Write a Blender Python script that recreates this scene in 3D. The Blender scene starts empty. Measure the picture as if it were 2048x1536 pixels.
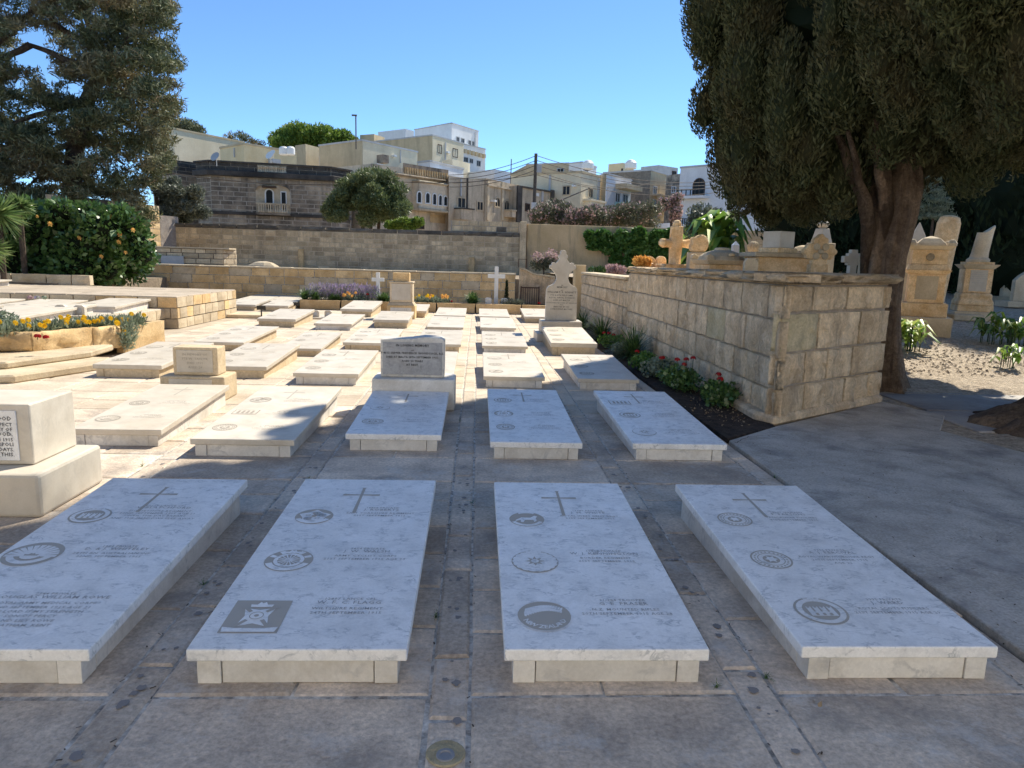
import bpy, bmesh, math, random
import numpy as np
from mathutils import Vector, Matrix, noise
random.seed(7); rng = np.random.default_rng(11)
S = bpy.context.scene
COL = S.collection
# ------------------------------------------------------------------ camera, sky, sun, exposure
F, EYE = 1420.0, 1.6
_p, _y, ROLL = math.atan(245/1420), math.atan(74/1420), 0.028
fw = np.array([math.sin(_y)*math.cos(_p), math.cos(_y)*math.cos(_p), -math.sin(_p)])
_r0 = np.array([math.cos(_y), -math.sin(_y), 0.0]); _u0 = np.cross(_r0, fw)
cr = _r0*math.cos(ROLL)+_u0*math.sin(ROLL); cu = -_r0*math.sin(ROLL)+_u0*math.cos(ROLL)
cam_d = bpy.data.cameras.new('camera'); cam = bpy.data.objects.new('camera', cam_d); COL.objects.link(cam)
cam.matrix_world = Matrix(((cr[0], cu[0], -fw[0], 0), (cr[1], cu[1], -fw[1], 0), (cr[2], cu[2], -fw[2], EYE), (0, 0, 0, 1)))
cam_d.sensor_fit = 'HORIZONTAL'; cam_d.sensor_width = 36.0; cam_d.lens = 36.0*F/2048
cam_d.clip_start = 0.05; cam_d.clip_end = 3000
S.camera = cam
SUN_DIR = Vector((0.58, 0.68, 1.0)).normalized()          # towards the sun
sun_el = math.asin(SUN_DIR.z); sun_az = math.atan2(SUN_DIR.x, SUN_DIR.y)
w = bpy.data.worlds.new("World"); S.world = w; w.use_nodes = True
nt = w.node_tree; bg = nt.nodes['Background']
sky = nt.nodes.new('ShaderNodeTexSky'); sky.sky_type = 'NISHITA'; sky.sun_disc = False
sky.sun_elevation = sun_el; sky.sun_rotation = sun_az
sky.altitude = 0; sky.air_density = 0.55; sky.dust_density = 0.0; sky.ozone_density = 6.5
tint = nt.nodes.new('ShaderNodeMix'); tint.data_type = 'RGBA'; tint.blend_type = 'MULTIPLY'; tint.inputs[0].default_value = 1; tint.inputs[7].default_value = (0.87, 0.955, 0.90, 1)   # camera white balance, whole sky alike
nt.links.new(sky.outputs[0], tint.inputs[6]); nt.links.new(tint.outputs[2], bg.inputs[0]); bg.inputs[1].default_value = 0.068
sl = bpy.data.lights.new('sun', 'SUN'); sl.energy = 2.0; sl.angle = math.radians(0.53); sl.color = (1.0, 0.925, 0.77)
so = bpy.data.objects.new('sun', sl); COL.objects.link(so); so.rotation_euler = SUN_DIR.to_track_quat('Z', 'Y').to_euler()
S.view_settings.view_transform = 'Standard'; S.view_settings.look = 'None'
S.view_settings.exposure = 2.0; S.view_settings.gamma = 1.0; S.view_settings.use_curve_mapping = False
S.render.engine = 'CYCLES'; S.cycles.max_bounces = 6; S.cycles.diffuse_bounces = 4; S.cycles.use_denoising = True

# ------------------------------------------------------------------ survey helpers: sight line of a measured point -> world
def ray(px, py): return fw*F+cr*(px-1024)-cu*(py-768)
def gz(px, py, z=0.0):
    d = ray(px, py); return Vector((0, 0, EYE))+Vector(d)*((z-EYE)/d[2])
def aty(px, py, Y):
    d = ray(px, py); return Vector((0, 0, EYE))+Vector(d)*(Y/d[1])
def ramp(y): return min(max(.085*(y-9), 0), 1.15)
def on_ramp(px, py):
    d = ray(px, py)
    lo, hi = 1.0, 60.0
    for _ in range(50):
        m = (lo+hi)/2
        if EYE+d[2]*m/d[1] > ramp(m): lo = m
        else: hi = m
    return aty(px, py, lo)

# ------------------------------------------------------------------ materials
MATS = {}
def newmat(name):
    m = bpy.data.materials.new(name); m.use_nodes = True; MATS[name] = m
    n = m.node_tree.nodes; b = n['Principled BSDF']
    return m, m.node_tree, b
def L(nt_, a, b): nt_.links.new(a, b)
def node(nt_, t, **kw):
    n = nt_.nodes.new(t)
    for k, v in kw.items(): setattr(n, k, v)
    return n
def ramp_node(nt_, stops):
    r = node(nt_, 'ShaderNodeValToRGB'); e = r.color_ramp.elements
    while len(e) > 1: e.remove(e[-1])
    e[0].position = stops[0][0]; e[0].color = (*stops[0][1], 1) if len(stops[0][1]) == 3 else stops[0][1]
    for p, c in stops[1:]:
        x = e.new(p); x.color = (*c, 1)
    return r
def stone(name, c1, c2, scale=3.0, speck=0.25, rand=0.25, bump=0.3, rough=0.85, stain=None, stain_amt=0.5, stain_scale=1.2,
          pos='world', streak=False, fine=60.0, vein=None, bdist=0.01, pale=None):
    """weathered stone: two tones by noise, fine speckle, optional stains/streaks/veins, brightness differing per piece"""
    m, t, b = newmat(name)
    if pos == 'world': co = node(t, 'ShaderNodeNewGeometry').outputs['Position']
    else: co = node(t, 'ShaderNodeTexCoord').outputs['Object']
    n1 = node(t, 'ShaderNodeTexNoise'); n1.inputs['Scale'].default_value = scale; n1.inputs['Detail'].default_value = 8; n1.inputs['Roughness'].default_value = .65
    L(t, co, n1.inputs['Vector'])
    r1 = ramp_node(t, [(.35, c1), (.65, c2)]); L(t, n1.outputs['Fac'], r1.inputs[0])
    n2 = node(t, 'ShaderNodeTexNoise'); n2.inputs['Scale'].default_value = fine; n2.inputs['Detail'].default_value = 6; n2.inputs['Roughness'].default_value = .7
    L(t, co, n2.inputs['Vector'])
    mr = node(t, 'ShaderNodeMapRange'); mr.inputs[1].default_value = .3; mr.inputs[2].default_value = .7; mr.inputs[3].default_value = 1-speck; mr.inputs[4].default_value = 1+speck*.6
    L(t, n2.outputs['Fac'], mr.inputs[0])
    mx = node(t, 'ShaderNodeMix', data_type='RGBA', blend_type='MULTIPLY'); mx.inputs[0].default_value = 1
    L(t, r1.outputs[0], mx.inputs[6]); L(t, mr.outputs[0], mx.inputs[7])
    out = mx.outputs[2]
    if rand:
        oi = node(t, 'ShaderNodeObjectInfo'); m2 = node(t, 'ShaderNodeMapRange'); m2.inputs[3].default_value = 1-rand; m2.inputs[4].default_value = 1+rand*.7
        L(t, oi.outputs['Random'], m2.inputs[0])
        x2 = node(t, 'ShaderNodeMix', data_type='RGBA', blend_type='MULTIPLY'); x2.inputs[0].default_value = 1
        L(t, out, x2.inputs[6]); L(t, m2.outputs[0], x2.inputs[7]); out = x2.outputs[2]
    if stain:
        mp = node(t, 'ShaderNodeMapping'); L(t, co, mp.inputs[0])
        if streak: mp.inputs['Scale'].default_value = (2.2, 2.2, .28)
        n3 = node(t, 'ShaderNodeTexNoise'); n3.inputs['Scale'].default_value = stain_scale; n3.inputs['Detail'].default_value = 7; n3.inputs['Roughness'].default_value = .7
        n3.inputs['Distortion'].default_value = .4
        L(t, mp.outputs[0], n3.inputs['Vector'])
        m3 = node(t, 'ShaderNodeMapRange'); m3.inputs[1].default_value = .5; m3.inputs[2].default_value = .66; m3.inputs[3].default_value = 0; m3.inputs[4].default_value = stain_amt
        L(t, n3.outputs['Fac'], m3.inputs[0])
        x3 = node(t, 'ShaderNodeMix', data_type='RGBA'); L(t, m3.outputs[0], x3.inputs[0]); L(t, out, x3.inputs[6]); x3.inputs[7].default_value = (*stain, 1); out = x3.outputs[2]
    if pale:
        n6 = node(t, 'ShaderNodeTexNoise'); n6.inputs['Scale'].default_value = pale[1]; n6.inputs['Detail'].default_value = 10; n6.inputs['Roughness'].default_value = .75; L(t, co, n6.inputs['Vector'])
        m6 = node(t, 'ShaderNodeMapRange'); m6.inputs[1].default_value = .54; m6.inputs[2].default_value = .66; m6.inputs[4].default_value = pale[2]; L(t, n6.outputs['Fac'], m6.inputs[0])
        x6 = node(t, 'ShaderNodeMix', data_type='RGBA'); L(t, m6.outputs[0], x6.inputs[0]); L(t, out, x6.inputs[6]); x6.inputs[7].default_value = (*pale[0], 1); out = x6.outputs[2]
    if vein:
        vc, vs, va = vein
        n4 = node(t, 'ShaderNodeTexNoise'); n4.inputs['Scale'].default_value = vs; n4.inputs['Detail'].default_value = 9; n4.inputs['Roughness'].default_value = .6; n4.inputs['Distortion'].default_value = .5
        mp = node(t, 'ShaderNodeMapping'); mp.inputs['Rotation'].default_value = (0, 0, .5); mp.inputs['Scale'].default_value = (1, 2.3, 1); L(t, co, mp.inputs[0]); L(t, mp.outputs[0], n4.inputs['Vector'])
        ab = node(t, 'ShaderNodeMath', operation='SUBTRACT'); L(t, n4.outputs['Fac'], ab.inputs[0]); ab.inputs[1].default_value = .5
        a2 = node(t, 'ShaderNodeMath', operation='ABSOLUTE'); L(t, ab.outputs[0], a2.inputs[0])
        m4 = node(t, 'ShaderNodeMapRange'); m4.inputs[1].default_value = 0; m4.inputs[2].default_value = .045; m4.inputs[3].default_value = va; m4.inputs[4].default_value = 0
        L(t, a2.outputs[0], m4.inputs[0])
        n5 = node(t, 'ShaderNodeTexNoise'); n5.inputs['Scale'].default_value = vs*1.3; n5.inputs['Detail'].default_value = 3; L(t, co, n5.inputs['Vector'])
        m5 = node(t, 'ShaderNodeMapRange'); m5.inputs[1].default_value = .45; m5.inputs[2].default_value = .65; L(t, n5.outputs['Fac'], m5.inputs[0])
        mm = node(t, 'ShaderNodeMath', operation='MULTIPLY'); L(t, m4.outputs[0], mm.inputs[0]); L(t, m5.outputs[0], mm.inputs[1])
        x4 = node(t, 'ShaderNodeMix', data_type='RGBA'); L(t, mm.outputs[0], x4.inputs[0]); L(t, out, x4.inputs[6]); x4.inputs[7].default_value = (*vc, 1); out = x4.outputs[2]
    L(t, out, b.inputs['Base Color']); b.inputs['Roughness'].default_value = rough
    b.inputs['Specular IOR Level'].default_value = .3
    if bump:
        ad = node(t, 'ShaderNodeMath', operation='MULTIPLY_ADD'); L(t, n1.outputs['Fac'], ad.inputs[0]); ad.inputs[1].default_value = 1.5; L(t, n2.outputs['Fac'], ad.inputs[2])
        bp = node(t, 'ShaderNodeBump'); bp.inputs['Strength'].default_value = bump; bp.inputs['Distance'].default_value = bdist
        L(t, ad.outputs[0], bp.inputs['Height']); L(t, bp.outputs[0], b.inputs['Normal'])
    return m
def plain(name, c, rough=.6, metal=0, spec=.5, nz=0.0):
    m, t, b = newmat(name); b.inputs['Base Color'].default_value = (*c, 1); b.inputs['Roughness'].default_value = rough; b.inputs['Metallic'].default_value = metal
    b.inputs['Specular IOR Level'].default_value = spec
    if nz:
        n1 = node(t, 'ShaderNodeTexNoise'); n1.inputs['Scale'].default_value = 8; n1.inputs['Detail'].default_value = 6
        co = node(t, 'ShaderNodeNewGeometry').outputs['Position']; L(t, co, n1.inputs['Vector'])
        r = ramp_node(t, [(.3, tuple(x*(1-nz) for x in c)), (.7, tuple(min(1, x*(1+nz)) for x in c))]); L(t, n1.outputs['Fac'], r.inputs[0]); L(t, r.outputs[0], b.inputs['Base Color'])
    return m
def leafmat(name, cols, trans=.25, rough=.55, spec=.3, patch=None):
    """foliage: colour by a random number carried on each leaf, plus larger patches"""
    m, t, b = newmat(name)
    at = node(t, 'ShaderNodeAttribute'); at.attribute_name = 'rnd'
    k = len(cols); r = ramp_node(t, [(i/(k-1) if k > 1 else 0, c) for i, c in enumerate(cols)])
    L(t, at.outputs['Fac'], r.inputs[0]); out = r.outputs[0]
    if patch:
        pc, ps, pa = patch
        co = node(t, 'ShaderNodeNewGeometry').outputs['Position']; n = node(t, 'ShaderNodeTexNoise'); n.inputs['Scale'].default_value = ps; n.inputs['Detail'].default_value = 4; L(t, co, n.inputs['Vector'])
        mr = node(t, 'ShaderNodeMapRange'); mr.inputs[1].default_value = .48; mr.inputs[2].default_value = .62; mr.inputs[4].default_value = pa; L(t, n.outputs['Fac'], mr.inputs[0])
        x = node(t, 'ShaderNodeMix', data_type='RGBA'); L(t, mr.outputs[0], x.inputs[0]); L(t, out, x.inputs[6]); x.inputs[7].default_value = (*pc, 1); out = x.outputs[2]
    L(t, out, b.inputs['Base Color']); b.inputs['Roughness'].default_value = rough; b.inputs['Specular IOR Level'].default_value = spec
    if trans:
        tr = node(t, 'ShaderNodeBsdfTranslucent'); L(t, out, tr.inputs[0]); ms = node(t, 'ShaderNodeMixShader'); ms.inputs[0].default_value = trans
        L(t, b.outputs[0], ms.inputs[1]); L(t, tr.outputs[0], ms.inputs[2]); L(t, ms.outputs[0], t.nodes['Material Output'].inputs[0])
    return m
M = {}
M['marble'] = stone('white_marble', (.78, .77, .75), (.88, .87, .86), 5, .10, .06, .05, .45, vein=((.34, .36, .38), 11.0, .75), stain=(.58, .58, .58), stain_amt=.6, stain_scale=5.5, pale=((.56, .57, .58), 14, .34), fine=90, bdist=.004)
M['marble_warm'] = stone('cream_sunlit_marble', (.53, .47, .385), (.64, .585, .50), 4, .06, .08, .05, .5, vein=((.42, .38, .33), 4.0, .4), stain=(.55, .47, .36), stain_amt=.3, fine=90, bdist=.004)  # cream stone; on the sunlit slabs the sun's warmth is put into the colour
M['marble_side'] = stone('grey_marble', (.62, .59, .54), (.76, .73, .68), 4, .10, .10, .12, .6, vein=((.30, .30, .31), 5.0, .5), stain=(.42, .37, .30), stain_amt=.5, stain_scale=2.5, bdist=.004)
M['marble_grey'] = stone('weathered_grey_plaque', (.34, .34, .345), (.47, .47, .47), 6, .15, 0, .1, .6, vein=((.18, .18, .19), 6.0, .5), stain=(.24, .23, .21), stain_amt=.5, stain_scale=3, bdist=.004)
M['monument'] = stone('orange_weathered_limestone', (.66, .42, .20), (.90, .68, .42), 5, .2, .12, .6, .9, stain=(.34, .24, .15), stain_amt=.45, stain_scale=4, fine=40)
M['tan'] = stone('tan_limestone', (.52, .41, .26), (.68, .55, .38), 3, .2, .08, .5, .9, stain=(.34, .27, .18), stain_amt=.5, stain_scale=3, fine=40)
M['honey'] = stone('honey_limestone', (.60, .40, .19), (.80, .59, .33), 2.5, .22, .22, .5, .9, stain=(.30, .22, .14), stain_amt=.5, stain_scale=2.0, fine=35)
M['pale'] = stone('pale_limestone', (.50, .40, .27), (.68, .57, .41), 2.2, .18, .18, .4, .9, stain=(.36, .29, .21), stain_amt=.4, stain_scale=1.7, fine=40)
M['wallstone'] = stone('streaked_wall_stone', (.57, .42, .265), (.90, .71, .48), 3.0, .28, .18, 1.0, .92, stain=(.30, .24, .18), stain_amt=.7, stain_scale=2.3, streak=True, fine=28, bdist=.03, pale=((.80, .68, .52), 3.2, .6))
M['wallgreen'] = stone('ochre_wall_stone', (.46, .38, .23), (.62, .52, .34), 4.0, .25, .14, .8, .92, stain=(.22, .20, .15), stain_amt=.5, stain_scale=3, fine=30, bdist=.02)
M['render'] = stone('lime_render', (.34, .29, .25), (.48, .41, .34), 5, .18, 0, .6, .95, stain=(.25, .22, .19), stain_amt=.6, fine=30, bdist=.02)
M['perim'] = stone('weathered_brick_stone', (.54, .42, .27), (.80, .65, .43), 1.3, .22, .28, .4, .92, stain=(.22, .18, .14), stain_amt=.5, stain_scale=1.0, streak=True, fine=18, bdist=.02)
M['perim_dark'] = stone('blackened_coping_stone', (.09, .085, .075), (.22, .19, .15), 2, .2, .25, .4, .95, fine=15)
M['plasterwall'] = stone('plastered_wall', (.54, .40, .22), (.68, .52, .31), .8, .12, 0, .25, .92, stain=(.16, .145, .12), stain_amt=.75, stain_scale=.7, streak=True, fine=20)
M['mortar'] = stone('mortar', (.20, .18, .16), (.70, .65, .58), 16, .3, 0, .4, .95, fine=50)
M['mortar_pale'] = stone('pale_lime_mortar', (.50, .41, .29), (.72, .61, .45), 4, .2, 0, .4, .95, fine=30)
M['mortar_grey'] = stone('grey_lime_mortar', (.34, .30, .25), (.52, .46, .38), 3, .2, 0, .4, .95, fine=30)
M['mortar_dark'] = stone('dark_mortar', (.10, .085, .07), (.22, .18, .14), 6, .3, 0, .4, .95, fine=30)  # mortar of a dark tone
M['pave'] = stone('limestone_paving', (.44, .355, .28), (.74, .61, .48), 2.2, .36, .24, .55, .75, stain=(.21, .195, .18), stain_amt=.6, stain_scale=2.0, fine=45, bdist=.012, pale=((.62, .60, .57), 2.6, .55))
M['pave_far'] = stone('sunlit_paving', (.42, .345, .26), (.62, .525, .415), 1.8, .22, .20, .35, .8, stain=(.36, .29, .22), stain_amt=.5, stain_scale=1.2, fine=35, bdist=.012)  # copy of the paving for the sunlit rows; light level put into its colour
M['concrete'] = stone('cement_path', (.38, .335, .285), (.56, .505, .44), 2.6, .34, 0, .7, .88, stain=(.17, .155, .145), stain_amt=.7, stain_scale=1.6, fine=60, pale=((.46, .42, .38), 1.9, .5))
M['flag'] = stone('worn_flagstone', (.27, .25, .24), (.42, .39, .36), 1.3, .15, .15, .4, .7, stain=(.10, .10, .12), stain_amt=.5, fine=40)
M['gravel'] = stone('gravel', (.42, .335, .25), (.68, .565, .43), 9, .5, 0, 1.0, .95, fine=30, bdist=.05)
M['soil'] = stone('soil', (.035, .024, .018), (.09, .06, .042), 12, .5, 0, 1.0, 1, fine=60, bdist=.04)
M['earth'] = stone('dry_earth', (.22, .17, .12), (.36, .29, .21), 1, .3, 0, .6, 1, fine=12, bdist=.05)
M['bronze'] = plain('inlay_brown', (.42, .385, .335), .85)
M['inlay'] = plain('engraved_grey', (.36, .36, .365), .85)
M['inlay_warm'] = plain('engraved_buff', (.33, .29, .24), .8)
M['lead'] = plain('lead_lettering', (.035, .035, .04), .5)
M['white'] = plain('white_paint', (.74, .74, .72), .5, nz=.06)
M['black'] = plain('black_metal', (.012, .012, .013), .4)
M['iron'] = plain('rusty_iron', (.07, .035, .025), .7)
M['glass'] = plain('dark_glass', (.012, .013, .015), .35, spec=.25)
M['timber'] = plain('dark_timber', (.07, .04, .025), .7)
M['pole'] = plain('weathered_timber_pole', (.10, .085, .07), .9, nz=.3)
M['bark'] = stone('cypress_bark', (.15, .10, .066), (.33, .235, .16), 3, .4, 0, 1.0, 1, streak=True, stain=(.09, .06, .045), stain_amt=.7, stain_scale=9, fine=30, bdist=.06)
M['barkp'] = stone('pine_bark', (.06, .045, .035), (.15, .11, .085), 4, .4, 0, 1.0, 1, fine=20, bdist=.05)
M['cyp'] = leafmat('cypress_foliage', [(.028, .036, .014), (.054, .064, .026), (.084, .090, .040), (.120, .118, .055)], .12, .7, .15, patch=((.115, .075, .040), 1.3, .32))
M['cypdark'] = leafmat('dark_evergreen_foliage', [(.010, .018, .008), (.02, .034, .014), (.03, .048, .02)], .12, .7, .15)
M['pine'] = leafmat('pine_foliage', [(.03, .042, .02), (.085, .105, .05), (.17, .185, .10), (.28, .27, .17)], .2, .6, .2, patch=((.26, .20, .12), .38, .6))
M['hedge'] = leafmat('glossy_leaves', [(.03, .07, .018), (.075, .15, .038), (.15, .25, .08)], .2, .3, .6)
M['ivy'] = leafmat('vine_leaves', [(.04, .10, .02), (.09, .20, .04), (.17, .30, .08)], .3, .45, .4)
M['olive'] = leafmat('grey_green_leaves', [(.07, .085, .06), (.14, .16, .12), (.24, .26, .22)], .2, .5, .3)
M['bushy'] = leafmat('green_tree_leaves', [(.06, .09, .035), (.14, .18, .075), (.25, .28, .14)], .25, .5, .3)
M['lime'] = leafmat('yellow_green_leaves', [(.08, .14, .02), (.16, .24, .04), (.25, .32, .07)], .35, .5, .3)
M['oleander'] = leafmat('oleander_leaves', [(.07, .085, .05), (.13, .14, .09), (.20, .19, .14)], .25, .5, .3)
M['pinkfl'] = leafmat('pink_blossom', [(.38, .24, .24), (.52, .38, .37), (.46, .28, .30)], .3, .6, .2)
M['grass'] = leafmat('strap_leaves', [(.04, .08, .02), (.08, .15, .04), (.15, .24, .08)], .3, .4, .4)
M['yucca'] = leafmat('spiky_leaves', [(.06, .12, .03), (.14, .22, .07), (.28, .36, .14)], .3, .35, .5)
M['lav'] = leafmat('lavender_spikes', [(.30, .22, .36), (.44, .36, .50), (.30, .32, .24)], .2, .7, .2)
M['silver'] = leafmat('silvery_leaves', [(.12, .16, .10), (.22, .27, .19), (.34, .38, .29)], .25, .5, .3)
M['canna'] = leafmat('broad_leaves', [(.10, .20, .03), (.20, .34, .06), (.40, .46, .12)], .4, .35, .5)
M['red'] = leafmat('red_petals', [(.36, .008, .012), (.52, .02, .02)], .3, .5, .3)
M['yellow'] = leafmat('yellow_petals', [(.75, .45, .02), (.85, .60, .03)], .3, .5, .3)
M['orange'] = leafmat('apricot_petals', [(.75, .36, .10), (.85, .55, .16)], .3, .5, .3)
M['dry'] = leafmat('dry_leaves', [(.22, .15, .09), (.38, .29, .19), (.14, .09, .05)], .1, .8, .1)

def building_mat(name, c1, c2, brick=None, streak=.5, dark=(.10, .095, .085), bs=(1, 1)):
    m = stone(name, c1, c2, .6, .08, 0, .2, .92, stain=dark, stain_amt=streak, stain_scale=.5, streak=True, fine=9)
    return m
M['b_cream'] = building_mat('cream_render', (.66, .57, .40), (.78, .69, .51), streak=.08)
M['b_yellow'] = building_mat('yellow_render', (.68, .54, .31), (.77, .64, .40), streak=.08)
M['b_tan'] = building_mat('tan_stone', (.46, .38, .25), (.58, .48, .32), streak=.25)
M['b_white'] = building_mat('white_render', (.66, .67, .68), (.76, .77, .78), streak=.08)
M['b_grey'] = building_mat('grey_render', (.42, .43, .44), (.52, .53, .54), streak=.1)
M['b_house'] = stone('weathered_house_stone', (.15, .125, .10), (.50, .40, .29), .8, .15, .25, .3, .95, stain=(.055, .052, .05), stain_amt=.85, stain_scale=.55, streak=True, fine=10, bdist=.02)
M['b_dark'] = stone('blackened_parapet_stone', (.045, .043, .042), (.13, .115, .10), 1.0, .2, .25, .3, .95, fine=10)
M['b_row'] = stone('terrace_house_stone', (.50, .41, .30), (.72, .60, .44), .8, .15, .2, .3, .95, stain=(.10, .09, .08), stain_amt=.6, stain_scale=.6, streak=True, fine=10)

# ------------------------------------------------------------------ object helpers
def link(o, parent=None):
    COL.objects.link(o)
    if parent is not None: o.parent = parent
    return o
def tag(o, label=None, cat=None, group=None, kind=None):
    if label: o['label'] = label
    if cat: o['category'] = cat
    if group: o['group'] = group
    if kind: o['kind'] = kind
    return o
def empty(name, loc=(0, 0, 0), rz=0, label=None, cat=None, group=None, kind=None):
    o = bpy.data.objects.new(name, None); o.location = loc; o.rotation_euler = (0, 0, rz); o.empty_display_size = .1
    COL.objects.link(o); return tag(o, label, cat, group, kind)
class MB:
    """collects faces, then links them as one mesh object"""
    def __init__(s): s.v = []; s.f = []; s.mi = []
    def add(s, vs, fs, k=0):
        n = len(s.v); s.v += [tuple(v) for v in vs]; s.f += [tuple(i+n for i in f) for f in fs]; s.mi += [k]*len(fs); return s
    def box(s, x0, x1, y0, y1, z0, z1, k=0):
        return s.add([(x0, y0, z0), (x1, y0, z0), (x1, y1, z0), (x0, y1, z0), (x0, y0, z1), (x1, y0, z1), (x1, y1, z1), (x0, y1, z1)],
                     [(0, 3, 2, 1), (4, 5, 6, 7), (0, 1, 5, 4), (1, 2, 6, 5), (2, 3, 7, 6), (3, 0, 4, 7)], k)
    def prism(s, poly, z0, z1, k=0):
        n = len(poly); vs = [(p[0], p[1], z0) for p in poly]+[(p[0], p[1], z1) for p in poly]
        return s.add(vs, [tuple(range(n-1, -1, -1)), tuple(range(n, 2*n))]+[(i, (i+1) % n, n+(i+1) % n, n+i) for i in range(n)], k)
    def frustum(s, cx, cy, z0, z1, a0, b0, a1, b1, k=0):
        vs = [(cx+sx*a0, cy+sy*b0, z0) for sx, sy in ((-1, -1), (1, -1), (1, 1), (-1, 1))]+[(cx+sx*a1, cy+sy*b1, z1) for sx, sy in ((-1, -1), (1, -1), (1, 1), (-1, 1))]
        return s.add(vs, [(3, 2, 1, 0), (4, 5, 6, 7), (0, 1, 5, 4), (1, 2, 6, 5), (2, 3, 7, 6), (3, 0, 4, 7)], k)
    def lathe(s, prof, n=16, c=(0, 0), k=0, rot=0, sx=1, sy=1):
        vs = []; fs = []
        for r, z in prof:
            for i in range(n):
                a = rot+2*math.pi*i/n; vs.append((c[0]+sx*r*math.cos(a), c[1]+sy*r*math.sin(a), z))
        for j in range(len(prof)-1):
            for i in range(n): fs.append((j*n+i, j*n+(i+1) % n, (j+1)*n+(i+1) % n, (j+1)*n+i))
        fs.append(tuple(range(n-1, -1, -1))); fs.append(tuple((len(prof)-1)*n+i for i in range(n)))
        return s.add(vs, fs, k)
    def tube(s, pts, rad, n=8, k=0, cap=True):
        pts = [Vector(p) for p in pts]; rad = rad if isinstance(rad, (list, tuple)) else [rad]*len(pts)
        vs = []; fs = []; up = Vector((0, 0, 1)); prev = None
        for i, p in enumerate(pts):
            t = (pts[min(i+1, len(pts)-1)]-pts[max(i-1, 0)]).normalized()
            a = t.cross(up) if prev is None else prev-t*prev.dot(t)
            if a.length < 1e-4: a = t.cross(Vector((1, 0, 0)))
            a.normalize(); prev = a; b = t.cross(a)
            for j in range(n):
                q = 2*math.pi*j/n; vs.append(p+(a*math.cos(q)+b*math.sin(q))*rad[i])
        for i in range(len(pts)-1):
            for j in range(n): fs.append((i*n+j, i*n+(j+1) % n, (i+1)*n+(j+1) % n, (i+1)*n+j))
        if cap: fs.append(tuple(range(n-1, -1, -1))); fs.append(tuple((len(pts)-1)*n+i for i in range(n)))
        return s.add(vs, fs, k)
    def extrude(s, outline, y0, y1, k=0):
        """outline in x,z; thickness along y"""
        n = len(outline); vs = [(x, y0, z) for x, z in outline]+[(x, y1, z) for x, z in outline]
        return s.add(vs, [tuple(range(n)), tuple(range(2*n-1, n-1, -1))]+[((i+1) % n, i, n+i, n+(i+1) % n) for i in range(n)], k)
    def mesh(s, name):
        me = bpy.data.meshes.new(name); me.from_pydata(s.v, [], s.f); me.polygons.foreach_set('material_index', s.mi); me.update(); return me
    def build(s, name, mats, parent=None, loc=(0, 0, 0), rz=0, bevel=0, smooth=False, seg=1):
        me = s.mesh(name)
        if bevel or smooth or True:
            bm = bmesh.new(); bm.from_mesh(me); bmesh.ops.recalc_face_normals(bm, faces=bm.faces)
            if bevel:
                bmesh.ops.remove_doubles(bm, verts=bm.verts, dist=1e-5)
                bmesh.ops.bevel(bm, geom=[e for e in bm.edges if len(e.link_faces) == 2 and e.calc_face_angle(0) > .5], offset=bevel, segments=seg, profile=.5, affect='EDGES', clamp_overlap=True)
            bm.to_mesh(me); bm.free()
        if smooth:
            me.polygons.foreach_set('use_smooth', [True]*len(me.polygons))
        for m_ in (mats if isinstance(mats, (list, tuple)) else [mats]): me.materials.append(m_)
        o = bpy.data.objects.new(name, me); o.location = loc; o.rotation_euler = (0, 0, rz); return link(o, parent)
def place(name, me, parent, loc, rz=0, scale=(1, 1, 1), mat=None):
    o = bpy.data.objects.new(name, me); o.location = loc; o.rotation_euler = (0, 0, rz); o.scale = scale
    link(o, parent); return o
def text_mesh(lines, size, align='CENTER', spacing=1.25, bold=0.0, sizes=None):
    """real lettering as a flat mesh in its own xy plane; lines run down from y=0"""
    bm = bmesh.new(); y = 0
    for i, ln in enumerate(lines):
        sz = size*(sizes[i] if sizes else 1)
        if ln:
            cd = bpy.data.curves.new('t', 'FONT'); cd.body = ln; cd.size = sz; cd.align_x = align; cd.offset = bold*sz; cd.space_character = 1.08; cd.resolution_u = 1
            o = bpy.data.objects.new('t', cd); COL.objects.link(o)
            dg = bpy.context.evaluated_depsgraph_get(); me = bpy.data.meshes.new_from_object(o.evaluated_get(dg))
            me.transform(Matrix.Translation((0, y, 0))); bm.from_mesh(me)
            bpy.data.objects.remove(o); bpy.data.curves.remove(cd); bpy.data.meshes.remove(me)
        y -= sz*spacing
    me = bpy.data.meshes.new('inscription'); bm.to_mesh(me); bm.free(); return me

# ------------------------------------------------------------------ foliage
def leaf_obj(name, C, T, W, mat, parent=None, rnd=None, mats=None, midx=None, kind=None, smooth=False):
    """diamond leaves: centre C, half-length vectors T, half-width vectors W (n x 3 arrays)"""
    n = len(C); V = np.empty((n, 4, 3)); V[:, 0] = C-T; V[:, 1] = C+W; V[:, 2] = C+T; V[:, 3] = C-W
    me = bpy.data.meshes.new(name); me.vertices.add(4*n); me.vertices.foreach_set('co', V.astype(np.float32).ravel())
    me.loops.add(4*n); me.loops.foreach_set('vertex_index', np.arange(4*n, dtype=np.int32))
    me.polygons.add(n); me.polygons.foreach_set('loop_start', np.arange(0, 4*n, 4, dtype=np.int32)); me.polygons.foreach_set('loop_total', np.full(n, 4, dtype=np.int32))
    a = me.attributes.new('rnd', 'FLOAT', 'FACE'); a.data.foreach_set('value', (rng.random(n) if rnd is None else rnd).astype(np.float32))
    for m_ in (mats or [mat]): me.materials.append(m_)
    if midx is not None: me.polygons.foreach_set('material_index', midx.astype(np.int32))
    me.update(); me.validate()
    o = bpy.data.objects.new(name, me); link(o, parent)
    if kind: o['kind'] = kind
    return o
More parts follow.
